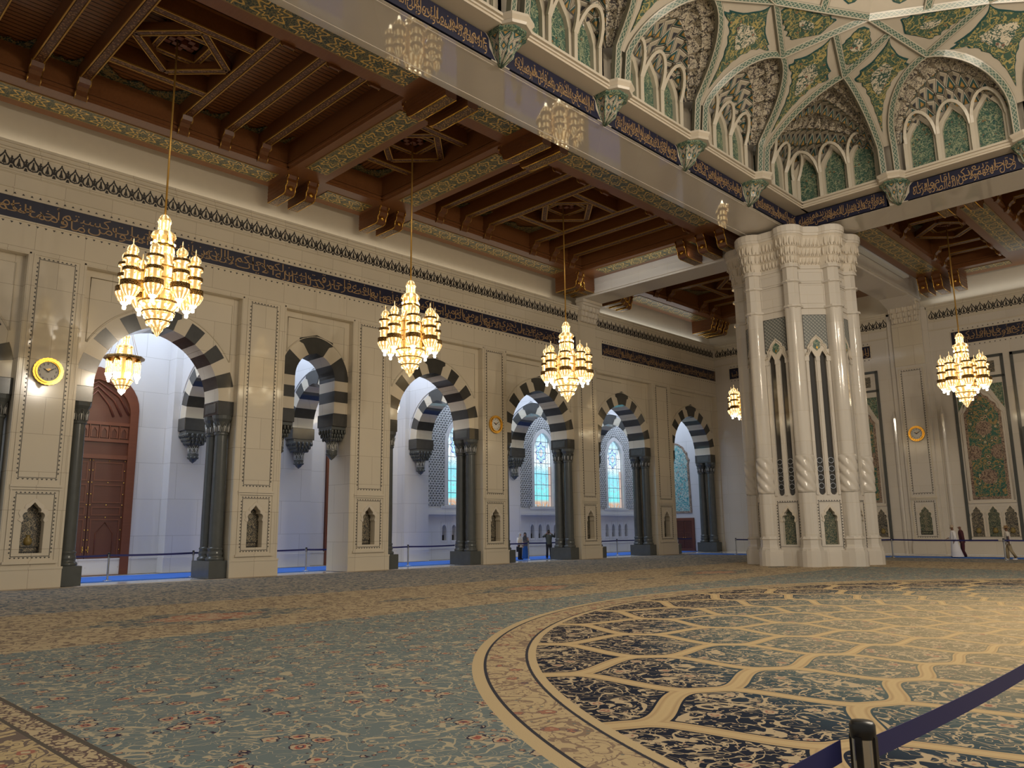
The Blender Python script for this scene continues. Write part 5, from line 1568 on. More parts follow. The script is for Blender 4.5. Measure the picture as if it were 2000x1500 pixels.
# ---------------------------------------------------------------- chandeliers
def make_chandelier(label, loc, ztop):
    """hangs with its lowest tip at z=0 of the local frame; total height 4.2 m below the rod"""
    t = thing('chandelier', label, 'chandelier', loc, 0, 'gold and crystal chandeliers of the hall')
    MB().tube([(0, 0, 4.18), (0, 0, ztop-loc[2])], .035, 8).build('rod', M['gold_dull'], t)
    L = lambda pr, n=20, c=(0, 0, 0): MB().lathe(pr, n, c)
    L([(.205, 3.93), (.20, 4.0), (.16, 4.10), (.09, 4.17), (.03, 4.20), (.001, 4.21)]).build('tower_dome', M['dome_glow'], t)
    l = L([(.19, 3.60), (.19, 3.90), (.215, 3.91), (.215, 3.94)]).build('tower_lantern', M['crystal_bright'], t)
    L([(.20, 3.62), (.36, 3.52), (.40, 3.42), (.38, 3.38), (.30, 3.40)]).build('tower_canopy', M['dome_glow'], t)
    L([(.33, 3.02), (.33, 3.40)]).build('upper_lantern', M['lantern_glow'], t)
    m = MB()
    for k in range(8):
        a = 2*PI*k/8; m.tube([(.335*math.cos(a), .335*math.sin(a), 3.0), (.335*math.cos(a), .335*math.sin(a), 3.4)], .022, 5)
    m.lathe([(.345, 3.0), (.37, 3.02), (.37, 3.10), (.345, 3.12)], 20); m.build('upper_gallery', M['gold'], t)
    L([(.37, 2.80), (.38, 2.92), (.36, 3.02)]).build('ring', M['crystal_bright'], t)
    L([(.46, 2.38), (.40, 2.62), (.33, 2.80)]).build('crystal_skirt', M['crystal'], t)
    L([(.46, 1.15), (.48, 1.7), (.46, 2.40)], 16).build('core', M['lantern_glow'], t)
    m = MB()
    for k in range(8):
        a = 2*PI*(k+.5)/8
        m.tube([(.50*math.cos(a), .50*math.sin(a), 1.15), (.50*math.cos(a), .50*math.sin(a), 2.42)], .018, 5)
    for z in (1.5, 1.9, 2.3): m.lathe([(.49, z), (.51, z+.02), (.49, z+.04)], 16)
    m.build('core_cage', M['gold'], t)
    for z, r0, r1, h in ((.86, .46, .62, .30), (.56, .34, .50, .28), (.30, .18, .37, .24)):
        b = L([(r0, z), (r1*.97, z+h*.55), (r1, z+h*.8), (r1*.96, z+h)], 20).build('crystal_bowl', M['crystal'], t)
        L([(r1*1.0, z+h*.78), (r1*1.04, z+h*.84), (r1*1.04, z+h*.95), (r1, z+h)], 20).build('gold_band', M['gallery_gold'], b)
    L([(.001, .0), (.06, .06), (.10, .14), (.17, .22), (.19, .32)], 12).build('finial', M['dome_glow'], t)
    m = MB()
    for r, z, n in ((.56, .98, 10), (.43, .68, 8), (.30, .42, 6)):
        for k in range(n): m.sphere((r*math.cos(2*PI*k/n), r*math.sin(2*PI*k/n), z), (.05, .05, .06), 6, 4)
    for k in range(8): m.sphere((.34*math.cos(2*PI*(k+.5)/8), .34*math.sin(2*PI*(k+.5)/8), 3.16), (.05, .05, .06), 6, 4)
    m.build('bulb', M['bulb'], t)
    # eight minaret lanterns round the core
    for k in range(8):
        a = 2*PI*(k+.3)/8; c = (1.04*math.cos(a), 1.04*math.sin(a), 0)
        s = MB().lathe([(0.207, 1.62), (0.207, 1.90), (0.244, 1.91), (0.244, 1.97), (0.183, 1.98), (0.183, 2.28), (0.256, 2.29), (0.256, 2.36), (0.146, 2.38), (0.146, 2.60)], 14, c).build('minaret', M['lantern_glow'], t)
        MB().lathe([(0.152, 2.58), (0.183, 2.60), (0.177, 2.68), (0.122, 2.77), (0.037, 2.83), (0.015, 2.86), (0.015, 3.0), (0.001, 3.06)], 14, c).build('dome', M['dome_glow'], s)
        MB().lathe([(0.244, 1.94), (0.275, 1.97), (0.268, 2.05), (0.232, 2.06)], 14, c).build('gallery', M['gallery_gold'], s)
        MB().lathe([(0.244, 2.33), (0.275, 2.35), (0.268, 2.42), (0.232, 2.43)], 14, c).build('gallery', M['gallery_gold'], s)
        MB().lathe([(0.268, 1.42), (0.305, 1.46), (0.305, 1.62), (0.244, 1.64)], 14, c).build('gallery', M['gallery_gold'], s)
        MB().lathe([(0.134, 1.10), (0.207, 1.18), (0.293, 1.34), (0.311, 1.42), (0.268, 1.46)], 14, c).build('crystal_cup', M['crystal'], s)
        MB().lathe([(0.001, .86), (0.055, .88), (0.061, .96), (0.043, .99), (0.110, 1.06), (0.146, 1.13)], 12, c).build('pendant_lamp', M['bulb'], s)
        MB().tube([(.45*math.cos(a), .45*math.sin(a), 1.72), (.72*math.cos(a), .72*math.sin(a), 1.60), (.86*math.cos(a), .86*math.sin(a), 1.72)], .03, 5).build('arm', M['gold'], s)
    return t
CX = -25.78
ch = make_chandelier('nearest large gold chandelier, hanging in front of the carved door arch', (CX, 9.75, 8.13), 19.0)
dup(ch, (CX, 20.1, 8.13), 0, 'second large gold chandelier, hanging in front of the narrow arch and the third arch', 'gold and crystal chandeliers of the hall')
dup(ch, (CX, 30.15, 8.13), .4, 'third large gold chandelier, in front of the arch with the visitors', 'gold and crystal chandeliers of the hall')
dup(ch, (-12.45, 48.1, 8.13), .2, 'large gold chandelier right of the great pier in front of the mosaic portal', 'gold and crystal chandeliers of the hall')
dup(ch, (-25.6, 48.4, 8.13), .1, 'large gold chandelier half hidden behind the left edge of the great pier', 'gold and crystal chandeliers of the hall')
def make_aisle_chandelier(label, loc, ztop):
    t = thing('aisle_chandelier', label, 'chandelier', loc, 0, 'smaller chandeliers of the side aisle')
    m = MB().tube([(0, 0, 2.85), (0, 0, ztop-loc[2])], .03, 6)
    for k in range(4):
        a = 2*PI*k/4+.3; m.tube([(0.80*math.cos(a), .80*math.sin(a), 1.62), (.2*math.cos(a), .2*math.sin(a), 3.3), (.15*math.cos(a), .15*math.sin(a), ztop-loc[2])], .008, 4)
    m.build('rod', M['gold_dull'], t)
    L = lambda pr, n=18: MB().lathe(pr, n)
    L([(.19, 2.60), (.20, 2.66), (.17, 2.78), (.06, 2.86), (.001, 2.88)]).build('top_dome', M['dome_glow'], t)
    L([(.17, 2.30), (.17, 2.60)]).build('top_lantern', M['crystal_bright'], t)
    L([(.17, 2.34), (.33, 2.24), (.36, 2.16), (.30, 2.14)]).build('canopy', M['dome_glow'], t)
    L([(.36, 1.68), (.30, 2.16)]).build('upper_lantern', M['lantern_glow'], t)
    L([(.40, 1.62), (.84, 1.62), (.86, 1.72), (.82, 1.74), (.80, 1.66), (.40, 1.66)], 10).build('gallery', M['gallery_gold'], t)
    L([(.40, .70), (.40, 1.62)]).build('core', M['lantern_glow'], t)
    for k in range(8):
        a = 2*PI*k/8; c = (.62*math.cos(a), .62*math.sin(a), 0)
        s = MB().lathe([(.12, .92), (.13, 1.48)], 12, c).build('lantern', M['crystal_bright'], t)
        MB().lathe([(.14, 1.46), (.13, 1.56), (.06, 1.62)], 12, c).build('cap', M['gold'], s)
        MB().lathe([(.001, .60), (.05, .62), (.05, .72), (.12, .84), (.14, .92)], 12, c).build('pendant_lamp', M['bulb'], s)
    for z, r0, r1, h in ((.44, .30, .44, .26), (.24, .16, .30, .2)):
        b = L([(r0, z), (r1, z+h*.8), (r1*.95, z+h)]).build('crystal_bowl', M['crystal'], t)
        L([(r1, z+h*.75), (r1*1.05, z+h*.85), (r1, z+h)]).build('gold_band', M['gallery_gold'], b)
    L([(.001, 0), (.06, .06), (.15, .16), (.17, .26)], 12).build('finial', M['bulb'], t)
    return t
g = dup(ch, (2.3, 19.7, 10.4), 0, 'huge chandelier in the middle of the dome, outside the frame and seen only in reflections')
g.scale = (2.3, 2.3, 2.3)
ac = make_aisle_chandelier('smaller chandelier hanging in the aisle in front of the carved wooden door', (-36.75, 12.55, 7.92), 13.5)
dup(ac, (-36.75, 27.0, 7.92), 0, 'smaller aisle chandelier half hidden by the arch behind the second chandelier', 'smaller chandeliers of the side aisle')
# ---------------------------------------------------------------- side aisle behind the arcade
OX = -40.0
ow = MB()
holes = []
BAYS = [('w', 4.2), ('d', 12.58), ('d', 27.1), ('w', 35.42), ('w', 43.78), ('w', 52.5)]
def win_outline(w, z0, zs, za, n=8):
    e = .25*w; R = w+e; H = math.sqrt(R*R-e*e); f1 = math.acos(e/R)
    r = [(-e+R*math.cos(f1*i/n), zs+(za-zs)*R*math.sin(f1*i/n)/H) for i in range(n+1)]
    return [(-w, z0), (w, z0)]+r+[(-x, z) for x, z in reversed(r[:-1])]
for kd, c in BAYS:
    if kd == 'w': holes.append([(c+x, z) for x, z in win_outline(1.08, 3.45, 7.45, 9.0)])
    else: holes.append([(c+x, z) for x, z in win_outline(1.95, 0.0+.001, 7.75, 9.72)])
# small niches under the windows
for kd, c in BAYS:
    if kd == 'w':
        for k in range(4): holes.append([(c+(k-1.5)*.84+x, z) for x, z in win_outline(.19, 1.22, 1.9, 2.22, 4)])
ow.plate([(-8, 0), (57, 0), (57, 13.2), (-8, 13.2)], 0, .35, holes)
struct(ow.build('wall_aisle', M['aisle_marble'], None, (OX, 0, 0), R90), 'pale marble outer wall of the side aisle lit by daylight', 'wall')
struct(MB().box(-8, 57, .7, .8, 0, 13.2).build('wall_aisle_back', M['granite'], None, (OX, 0, 0), R90), 'dark wall behind the aisle openings', 'wall')
m = MB()
for y, w_ in ((8.37, 1.9), (16.86, 1.9), (22.74, 2.1), (31.26, 1.9), (39.6, 1.9), (48.1, 2.0)): m.box(y-w_/2, y+w_/2, -.75, .02, 0, 13.2); m.box(y-w_/2-.05, y+w_/2+.05, -.80, .02, 0, .72)
struct(m.build('trim_8', M['aisle_marble'], None, (OX, 0, 0), R90), 'pale marble pilasters on the outer wall of the aisle', 'pilaster')
m = MB(); m.box(-8, 57, -.06, .02, 0, .72); m.box(-8, 57, -.09, .02, .70, .76)
struct(m.build('baseboard_aisle', M['aisle_marble'], None, (OX, 0, 0), R90), 'marble plinth course of the aisle wall', 'baseboard')
struct(MB().box(-40.8, -33.9, -8, 56.5, 13.45, 13.7).build('ceiling_aisle', M['aisle_marble']), 'pale ceiling of the side aisle', 'ceiling')
# cross arches and the walls they carry
CN_ = ['', 'beyond the carved door', 'seen through the narrow arch', 'framing the stained window of the third arch', 'behind the three visitors', 'nearest to the end of the aisle']
for i, y in enumerate((8.37, 16.86, 22.74, 31.26, 39.6, 48.1)):
    cx = -36.62
    if i:
        make_arch('cross', 'aisle cross arch '+CN_[i], (cx, y-.62, 0), 0, 0, 1.24)
        cv = arc_curve('cross', .6-.002)
        x0 = cv[0][0]
        m = MB(); m.plate([(-2.66, 7.45), (-x0, 7.45)]+[(-x, z) for x, z in cv]+[(x, z) for x, z in reversed(cv)][1:]+[(2.66, 7.45), (2.66, 13.2), (-2.66, 13.2)], .01, 1.23)
        ccv = arc_curve('cross', .74)
        m.tube([(-x, 0, z) for x, z in ccv]+[(x, 0, z) for x, z in reversed(ccv)], .04, 5); 
        struct(m.build('wall_cross_%d' % i, M['aisle_marble'], None, (cx, y-.62, 0)), 'pale spandrel wall above the aisle cross arch '+CN_[i], 'wall')
        k = dup(cp, (cx-2.26, y, 0), 0, 'outer hanging corbel of the aisle cross arch '+CN_[i])
        dup(cp, (cx+2.26, y, 0), 0, 'inner hanging corbel of the aisle cross arch '+CN_[i])
# carved doors
def make_big_door(name, label, y):
    t = thing(name, label, 'door', (OX+.12, y, 0), R90); t['kind'] = 'structure'
    out = win_outline(1.93, .0, 7.75, 9.70)
    inn = win_outline(1.55, .02, 7.5, 9.1)
    MB().plate(out, -.02, .25, [inn]).build('door_frame', M['door_wood'], t)
    m = MB(); up = [(x, z) for x, z in inn if z > 7]; m.plate([(-1.55, 5.35), (1.55, 5.35)]+up, .10, .22)
    tp = m.build('tympanum', M['door_wood_dark'], t)
    m = MB()
    for z0, z1 in ((5.35, 5.55), (6.15, 6.3), (6.95, 7.1)): m.box(-1.55, 1.55, .02, .12, z0, z1)
    for k in range(7):
        x = -1.32+.44*k; m.box(x-.24 if k == 0 else x-.23, x-.19, .03, .12, 6.3, 6.95)
        m.plate([(x-.17, 6.36), (x+.17, 6.36), (x+.17, 6.88), (x-.17, 6.88)], .05, .11, [[(x-.11, 6.38), (x+.11, 6.38), (x+.11, 6.66), (x, 6.82), (x-.11, 6.66)]])
    for d in (.0, .22, .44):
        m.tube([(-1.5+d*1.6, .08, 7.5-d*.3), (-1.0+d, .07, 8.35-d), (0, .07, 9.0-d), (1.0-d, .07, 8.35-d), (1.5-d*1.6, .08, 7.5-d*.3)], .05, 5)
    m.build('carved_moulding', M['door_wood'], tp)
    for s, nm in ((-1, 'door_leaf'), (1, 'door_leaf')):
        x0, x1 = sorted((s*.015, s*1.55))
        l = MB().box(x0, x1, .10, .20, .02, 5.35).build(nm, M['door_wood_dark'], t)
        m = MB(); a, b = x0+.12, x1-.12
        for z0, z1 in ((.15, .62), (.80, 2.55), (2.72, 3.12), (3.3, 4.15), (4.32, 5.2)): frame(m, a, b, z0, z1, .075, .10, .05)
        xc = (a+b)/2; m.tube([(xc-.38, .09, .95), (xc-.38, .09, 1.9), (xc, .09, 2.4), (xc+.38, .09, 1.9), (xc+.38, .09, .95)], .025, 4)
        m.build('panel_moulding', M['door_wood'], l)
        m = MB()
        for z in (.35, .72, 1.15, 1.6, 2.05, 2.63, 3.2, 3.7, 4.24, 4.8, 5.27):
            for x in (x0+.06, x1-.06): m.sphere((x, .085, z), .032, 6, 4)
        for z in (2.63, 3.2, 4.24, 5.27): m.sphere((xc, .085, z), .032, 6, 4)
        m.build('brass_stud', M['gold'], l)
        m = MB(); m.tube([(s*.12, .10, 1.05), (s*.12, .02, 1.05), (s*.12, .02, 1.3), (s*.12, .10, 1.3)], .02, 5); m.build('door_handle', M['gold'], l)
    return t
make_big_door('door_1', 'tall carved brown wooden door with brass studs in a pointed frame', 12.58)
make_big_door('door_2', 'tall brown door of which only an edge shows through the narrow arch', 27.1)
# stained windows with lattice screens
WN = {4.2: 'stained glass window glimpsed at the left edge of the photo', 35.42: 'stained glass window seen past the columns of the third arch', 43.78: 'stained glass window behind the three visitors', 52.5: 'stained glass window second from the end of the aisle'}
for n, (c, lab) in enumerate(WN.items()):
    t = thing('window_%d' % (n+1), lab, 'window', (OX, c, 0), R90); t['kind'] = 'structure'
    g = win_outline(1.02, 0, 4.0, 5.5)
    o = MB().plate(g, .20, .23).build('stained_pane', M['stained_glass'], t); o.location = (0, 0, 3.48)
    ou = win_outline(1.30, 3.42, 7.5, 9.28); inn = win_outline(1.03, 3.5, 7.45, 8.96)
    MB().plate(ou, -.07, .04, [inn]).build('window_frame', M['aisle_marble'], t)
    m = MB(); m.box(-1.6, 1.6, -.12, .02, 3.28, 3.44); m.box(-3.0, 3.0, -.20, .02, 2.86, 3.02); m.box(-2.95, 2.95, -.1, .02, 3.02, 3.28); m.build('window_sill', M['aisle_marble'], t)
    # stone lattice either side: crossing bars over a darker ground, below an arched top
    top = win_outline(3.0, 3.44, 7.3, 10.5, 10)
    MB().plate(top, -.012, .0, [ [(x*1.0, z) for x, z in ou] ]).build('lattice_ground', M['lattice_shade'], t)
    m = MB(); p = .31
    def inside(x, z):
        if z < 3.44 or abs(x) > 2.98: return False
        lim = lambda w, zs, za: (w if z < zs else (w*math.sqrt(max(0, 1-((z-zs)/(za-zs))**2)) if z < za else 0))
        return abs(x) < lim(3.0, 7.3, 10.4) and abs(x) > lim(1.28, 7.5, 9.28)
    for s in (-1, 1):
        for q in range(-18, 36):
            run = None; x = -3.0
            pts = []
            while x <= 3.0:
                z = 3.44+q*p+s*x*1.25
                if inside(x, z): pts.append((x, z))
                else:
                    if len(pts) > 1: m.bar((pts[0][0], -.05, pts[0][1]), (pts[-1][0], -.05, pts[-1][1]), .05, .085, up=(0, 1, 0)) if False else m.plate([(pts[0][0], pts[0][1]-.045), (pts[-1][0], pts[-1][1]-.045), (pts[-1][0], pts[-1][1]+.045), (pts[0][0], pts[0][1]+.045)] , -.06, -.01)
                    pts = []
                x += .06
            if len(pts) > 1: m.plate([(pts[0][0], pts[0][1]-.045), (pts[-1][0], pts[-1][1]-.045), (pts[-1][0], pts[-1][1]+.045), (pts[0][0], pts[0][1]+.045)], -.06, -.01)
    m.build('stone_lattice', M['aisle_marble'], t)
    m = MB()
    for x in (-1, 1): m.tube([(x*px, -.03, z) for px, z in win_outline(3.02, 3.44, 7.3, 10.55, 10)[1:13]], .06, 5)
    m.build('lattice_edge', M['aisle_marble'], t)
    m = MB()
    for k in range(4): frame(m, (k-1.5)*.84-.29, (k-1.5)*.84+.29, 1.1, 2.4, -.02, .01, .025)
    m.build('niche_frame', M['aisle_marble'], t)
    for k in range(4):
        MB().box((k-1.5)*.84-.19, (k-1.5)*.84+.19, .25, .34, 1.22, 1.55).build('niche_box', M['slot_glass'], t)
        MB().box((k-1.5)*.84-.25, (k-1.5)*.84+.25, .34, .36, 1.15, 2.3).build('niche_back', M['aisle_marble'], t)
# end wall of the aisle with a mosaic panel and a small door
struct(MB().box(-44, -34.0, FY+.2, FY+.6, 0, 13.2).build('wall_aisle_end', M['aisle_marble']), 'pale end wall of the side aisle', 'wall')
t = thing('wall_mosaic', 'tall teal mosaic panel at the end of the aisle seen through the last arch', 'mosaic', (-36.3, FY+.2, 0))
po = win_outline(1.15, 3.1, 6.9, 8.6)
lob = []
for i, (x, z) in enumerate(po): lob.append((x*(1 if z < 6.9 else (1.0 if i % 2 else .9)), z))
MB().plate(lob, -.05, 0).build('mosaic_field', M['tile_teal'], t)
m = MB(); m.plate([(x*1.09, z*1.012 if z > 4 else z-.1) for x, z in lob], -.065, -.02, [[(x*.94, z-.05 if z > 4 else z+.06) for x, z in lob]]); m.build('mosaic_border', M['tile_border'], t)
t = thing('door_3', 'small brown wooden door at the end of the aisle under the teal mosaic', 'door', (-35.85, FY+.2, 0)); t['kind'] = 'structure'
m = MB(); frame(m, -.95, .95, 0, 2.62, -.10, .02, .22); m.build('door_frame', M['door_wood'], t)
for s in (-1, 1):
    x0, x1 = sorted((s*.01, s*.74)); l = MB().box(x0, x1, -.06, .0, .02, 2.42).build('door_leaf', M['door_wood_dark'], t)
    m = MB()
    for z0, z1 in ((.15, .8), (.95, 1.5), (1.65, 2.3)): frame(m, x0+.08, x1-.08, z0, z1, -.08, -.05, .04)
    m.build('panel_moulding', M['door_wood'], l)
    MB().sphere((s*.1, -.09, 1.05), .04, 8, 5).build('door_handle', M['gold'], l)
# ---------------------------------------------------------------- far wall
fw = MB(); fw.box(-34.2, 26, 0, .6, 0, 16.14)
struct(fw.build('wall_far', M['white_marble'], None, (0, FY, 0)), 'cream marble far wall with mosaic portals', 'wall')
struct(MB().box(-34.2, 26, .75, 1.0, 16.14, 20).build('wall_far_upper', M['pale_stone'], None, (0, FY, 0)), 'plain pale wall strip above the cornice of the far wall', 'wall')
m = MB(); m.box(-18.38, -16.52, -.36, .02, 0, 16.3); m.box(-18.75, -18.38, -.16, .02, .0, 16.14); m.box(-16.52, -16.2, -.16, .02, 0, 16.14)
struct(m.build('trim_9', M['white_marble'], None, (0, FY, 0)), 'broad marble pilaster of the far wall right of the great pier', 'pilaster')
m = MB(); m.box(-18.42, -16.48, -.42, .02, 0, .66); m.box(-32, -18.75, -.08, .02, 0, .7); m.box(-16.2, 26, -.08, .02, 0, .7)
struct(m.build('baseboard_far', M['white_marble'], None, (0, FY, 0)), 'marble plinth course of the far wall', 'baseboard')
# slim engaged shafts beside the pilaster
m = MB()
for x in (-18.9, -15.95):
    m.lathe([(.16, 0), (.16, 8.9), (.02, 9.4)], 8, (x, -.02, 0), smooth=False)
struct(m.build('trim_10', M['white_marble'], None, (0, FY, 0)), 'slim faceted shafts beside the far wall pilaster', 'shaft')
cornice('trim_11', 'marble cornice of the far wall right of the pilaster', -16.25, 26, (0, FY, 0), 0)
cornice('trim_12', 'marble cornice of the far wall left of the pilaster', -32.2, -18.6, (0, FY, 0), 0)
frieze('leaf frieze on the far wall right of the pilaster', -16.15, 4, (0, FY, 0), 0, None)
frieze('leaf frieze on the far wall behind the great pier', -32.1, -18.75, (0, FY, 0), 0, None)
inscription('dark inscription panel on the far wall at the right edge of the photo', (0, FY, 0), 0, -14.9, -4.0, 13.27, 14.1, 'حافظوا على الصلوات والصلاة الوسطى وقوموا لله قانتين فإن خفتم فرجالا أو ركبانا فإذا أمنتم فاذكروا الله')
inscription('dark inscription panel on the far wall mostly hidden by the great pier', (0, FY, 0), 0, -30.9, -20.05, 13.27, 14.1, 'واذكروا الله كما علمكم ما لم تكونوا تعلمون والذين يتوفون منكم ويذرون أزواجا')
pier_panels(1.56, 'dark tiled niche', 'far wall pilaster', (-17.47, FY-.36, 0), 0, 'tile_niche_green', False)
bpy.data.objects  # niche of the pilaster is shallow: its tile stands in front of the pilaster face
def portal(label, cx):
    t = thing('mosaic_portal', label, 'portal', (cx, FY, 0), 0, 'mosaic portals of the far wall')
    m = MB(); a = 1.52
    for x0, x1 in ((-a, -a+.17), (a-.17, a)): m.box(x0, x1, -.10, .02, .85, 12.3)
    m.box(-a, a, -.10, .02, 12.13, 12.3); m.box(-a, a, -.10, .02, 10.85, 10.99)
    m.build('dark_frame', M['granite_soft'], t)
    MB().box(-a+.17, a-.17, -.03, .02, .9, 12.13).build('marble_ground', M['white_marble'], t)
    MB().box(-1.0, 1.0, -.05, -.02, 11.2, 11.92).build('script_tablet', M['tile_niche'], t)
    hd = [(1.04, 8.75), (.86, 8.98), (.80, 9.25), (.55, 9.45), (.42, 9.7), (.16, 9.85), (0, 10.1)]
    o = [(-1.04, 3.35), (1.04, 3.35)]+hd+[(-x, z) for x, z in reversed(hd[:-1])]
    b = MB().plate(o, -.06, -.02).build('mosaic_border', M['tile_border'], t)
    k = [(x*.84, 3.52 if z < 4 else 3.35+(z-3.35)*.974) for x, z in o]
    MB().plate(k, -.075, -.05).build('mosaic_field', M['tile_mosaic'], t)
    m = MB()
    for cxx, cz in ((0, 7.75), (0, 4.75), (-.72, 6.25), (.72, 6.25)):
        n = 24; r = .44
        pts = [(max(-.86, min(.86, cxx+r*(1+.12*(i % 2))*math.cos(2*PI*i/n))), cz+r*(1+.12*(i % 2))*math.sin(2*PI*i/n)) for i in range(n)]
        m.plate(pts, -.09, -.07)
    m.build('rosette', M['tile_border'], t)
    m = MB()
    hh = [(1.2, 8.62), (1.02, 8.85), (.98, 9.25), (.72, 9.55), (.55, 9.85), (.2, 10.1), (0, 10.4)]
    m.tube([(x, -.05, z) for x, z in [(1.22, 3.3)]+hh+[(-x, z) for x, z in reversed(hh[:-1])]+[(-1.22, 3.3)]], .05, 5)
    m.box(-1.3, 1.3, -.10, .0, 3.12, 3.25); m.build('moulding', M['relief_marble'], t)
    for s in (-1, 1):
        MB().plate([(s*1.12, 9.2), (s*1.30, 8.9), (s*1.30, 10.5), (s*.45, 10.5), (s*.75, 9.95)][::1 if s > 0 else -1], -.045, -.02).build('spandrel_tile', M['tile_green'], t)
    for kx, tl in ((-.92, 'tile_niche'), (0, 'tile_niche_green'), (.92, 'tile_niche')):
        n_ = niche_outline(kx, 1.1, .66, 1.84)
        MB().plate(n_, -.055, -.02).build('tile_panel', M[tl], t)
        big = [(kx+(x-kx)*1.26, z if z < 1.15 else 1.1+(z-1.1)*1.06) for x, z in n_]
        MB().plate(big, -.10, -.02, [n_]).build('niche_surround', M['relief_marble'], t)
        MB().lathe([(.001, 0), (.10, .02), (.16, .14), (.09, .26), (.13, .32)], 10, (kx, -.06, 1.3)).build('vase_motif', M['vase_gold'], t)
    m = MB(); m.box(-1.35, 1.35, -.12, .0, .86, 1.0); m.build('sill', M['white_marble'], t)
    return t
pp = portal('tall mosaic portal behind the chandelier right of the great pier', -13.66)
dup(pp, (-21.22, FY, 0), 0, 'mosaic portal just right of the great pier, mostly hidden by it', 'mosaic portals of the far wall')
dup(pp, (-28.3, FY, 0), 0, 'mosaic portal just left of the great pier, mostly hidden by it', 'mosaic portals of the far wall')
t = thing('mihrab_frame', 'dark framed recess cut off by the right edge of the photo', 'portal', (-10.2, FY, 0))
m = MB(); m.box(-1.56, -1.40, -.12, .02, .85, 12.3); m.box(-1.56, 4.6, -.12, .02, 12.13, 12.3); m.build('dark_frame', M['granite_soft'], t)
m = MB(); m.box(-1.36, -.9, -.45, .02, 0, 7.6); m.box(-.9, 5, -.40, .02, 7.2, 7.6); m.build('dark_pilaster', M['granite_soft'], t)
MB().box(-.9, 5, -.02, .03, 0, 7.2).build('recess', M['tile_mosaic'], t)
# ---------------------------------------------------------------- barriers
def make_post(label, loc, belt_to, rot=0., group=None, big=False):
    t = thing('barrier_post', label, 'barrier post', loc, rot, group)
    H = 1.12
    MB().lathe([(.175, 0), (.175, .012), (.16, .022), (.06, .032), (.04, .05)], 28).build('foot', M['steel'], t)
    MB().lathe([(.042, .03), (.042, H-.05)], 24).build('tube', M['steel'], t)
    m = MB().lathe([(.044, H-.06), (.047, H-.055), (.047, H-.012), (.040, H), (.001, H+.002)], 24)
    m.build('cap', M['black'], t)
    m = MB()
    for k in range(4):
        a = k*PI/2; c, s = math.cos(a), math.sin(a)
        m.add([(c*.049-s*u, s*.049+c*u, z) for u, z in ((-.012, H-.20), (.012, H-.20), (.012, H-.05), (-.012, H-.05))]+[(c*.038-s*u, s*.038+c*u, z) for u, z in ((-.012, H-.20), (.012, H-.20), (.012, H-.05), (-.012, H-.05))],
              [(0,1,2,3), (7,6,5,4), (0,4,5,1), (1,5,6,2), (2,6,7,3), (3,7,4,0)])
    m.build('belt_slot', M['black'], t)
    if belt_to:
        belt(belt_to, t, H)
    return t
def belt(L, par, H=1.12):
    n = 12; m = MB(); vs = []; fs = []
    for i in range(n+1):
        f = i/n; x = .045+(L-.09)*f; sag = -.02*4*f*(1-f)
        vs += [(x, -.0015, H-.150+sag), (x, -.0015, H-.070+sag), (x, .0015, H-.070+sag), (x, .0015, H-.150+sag)]
    for i in range(n):
        for k in range(4):
            q = (k+1) % 4; fs.append((i*4+k, i*4+q, i*4+4+q, i*4+4+k))
    m.add(vs, fs); return m.build('belt', M['belt_navy'], par)
p0 = make_post('nearest barrier post at the bottom right with a navy belt clipped to it', (-1.31, 3.2, 0), 3.1, PI/2)
make_post('barrier post just outside the right edge that holds the end of the nearest navy belt', (-1.285, 6.3, 0), 2.2, PI/2)
make_post('barrier post below the bottom edge feeding the nearest navy belt', (-1.38, .9, 0), 2.3, PI/2)
# along the aisle
bx = -34.85
PB = [6.0, 9.6, 11.9, 15.4, 20.95, 22.9, 25.0, 27.2, 30.6, 32.9, 36.6, 39.9, 42.6, 45.7, 49.4, 53.4]
LBL = ['left of the nearest clock pier', 'right of the nearest clock pier', 'in front of the carved wooden door', 'beside the column right of the carved door', 'in the narrow arch', 'behind the pier right of the narrow arch',
       'at the left of the third arch', 'in the middle of the third arch', 'at the column of the third arch', 'beside the woman with the pale headscarf', 'behind the man taking a photo', 'behind the broad pier', 'left in the fifth arch', 'right in the fifth arch', 'left in the last arch', 'right in the last arch']
sp = None
for i, y in enumerate(PB):
    L = (PB[i+1]-y) if i+1 < len(PB) else 2.0
    lab = 'steel barrier post with navy belt '+LBL[i]
    o = make_post(lab, (bx+(.0 if i % 2 else .05), y, 0), L, PI/2, 'belt barriers along the aisle')
for i, (x, y, L) in enumerate(((-28.0, 50.0, 4.4), (-23.6, 50.0, 3.4), (-20.2, 49.9, 2.6), (-17.6, 49.5, 6.2), (-11.4, 47.75, 3.4))):
    make_post('far wall barrier post '+['left of the great pier', 'next to the left edge of the great pier', 'hidden behind the great pier', 'between the pier and the man in white', 'beside the man with the hat'][i], (x, y, 0), L, -.27 if i == 3 else 0, 'belt barriers along the far wall')
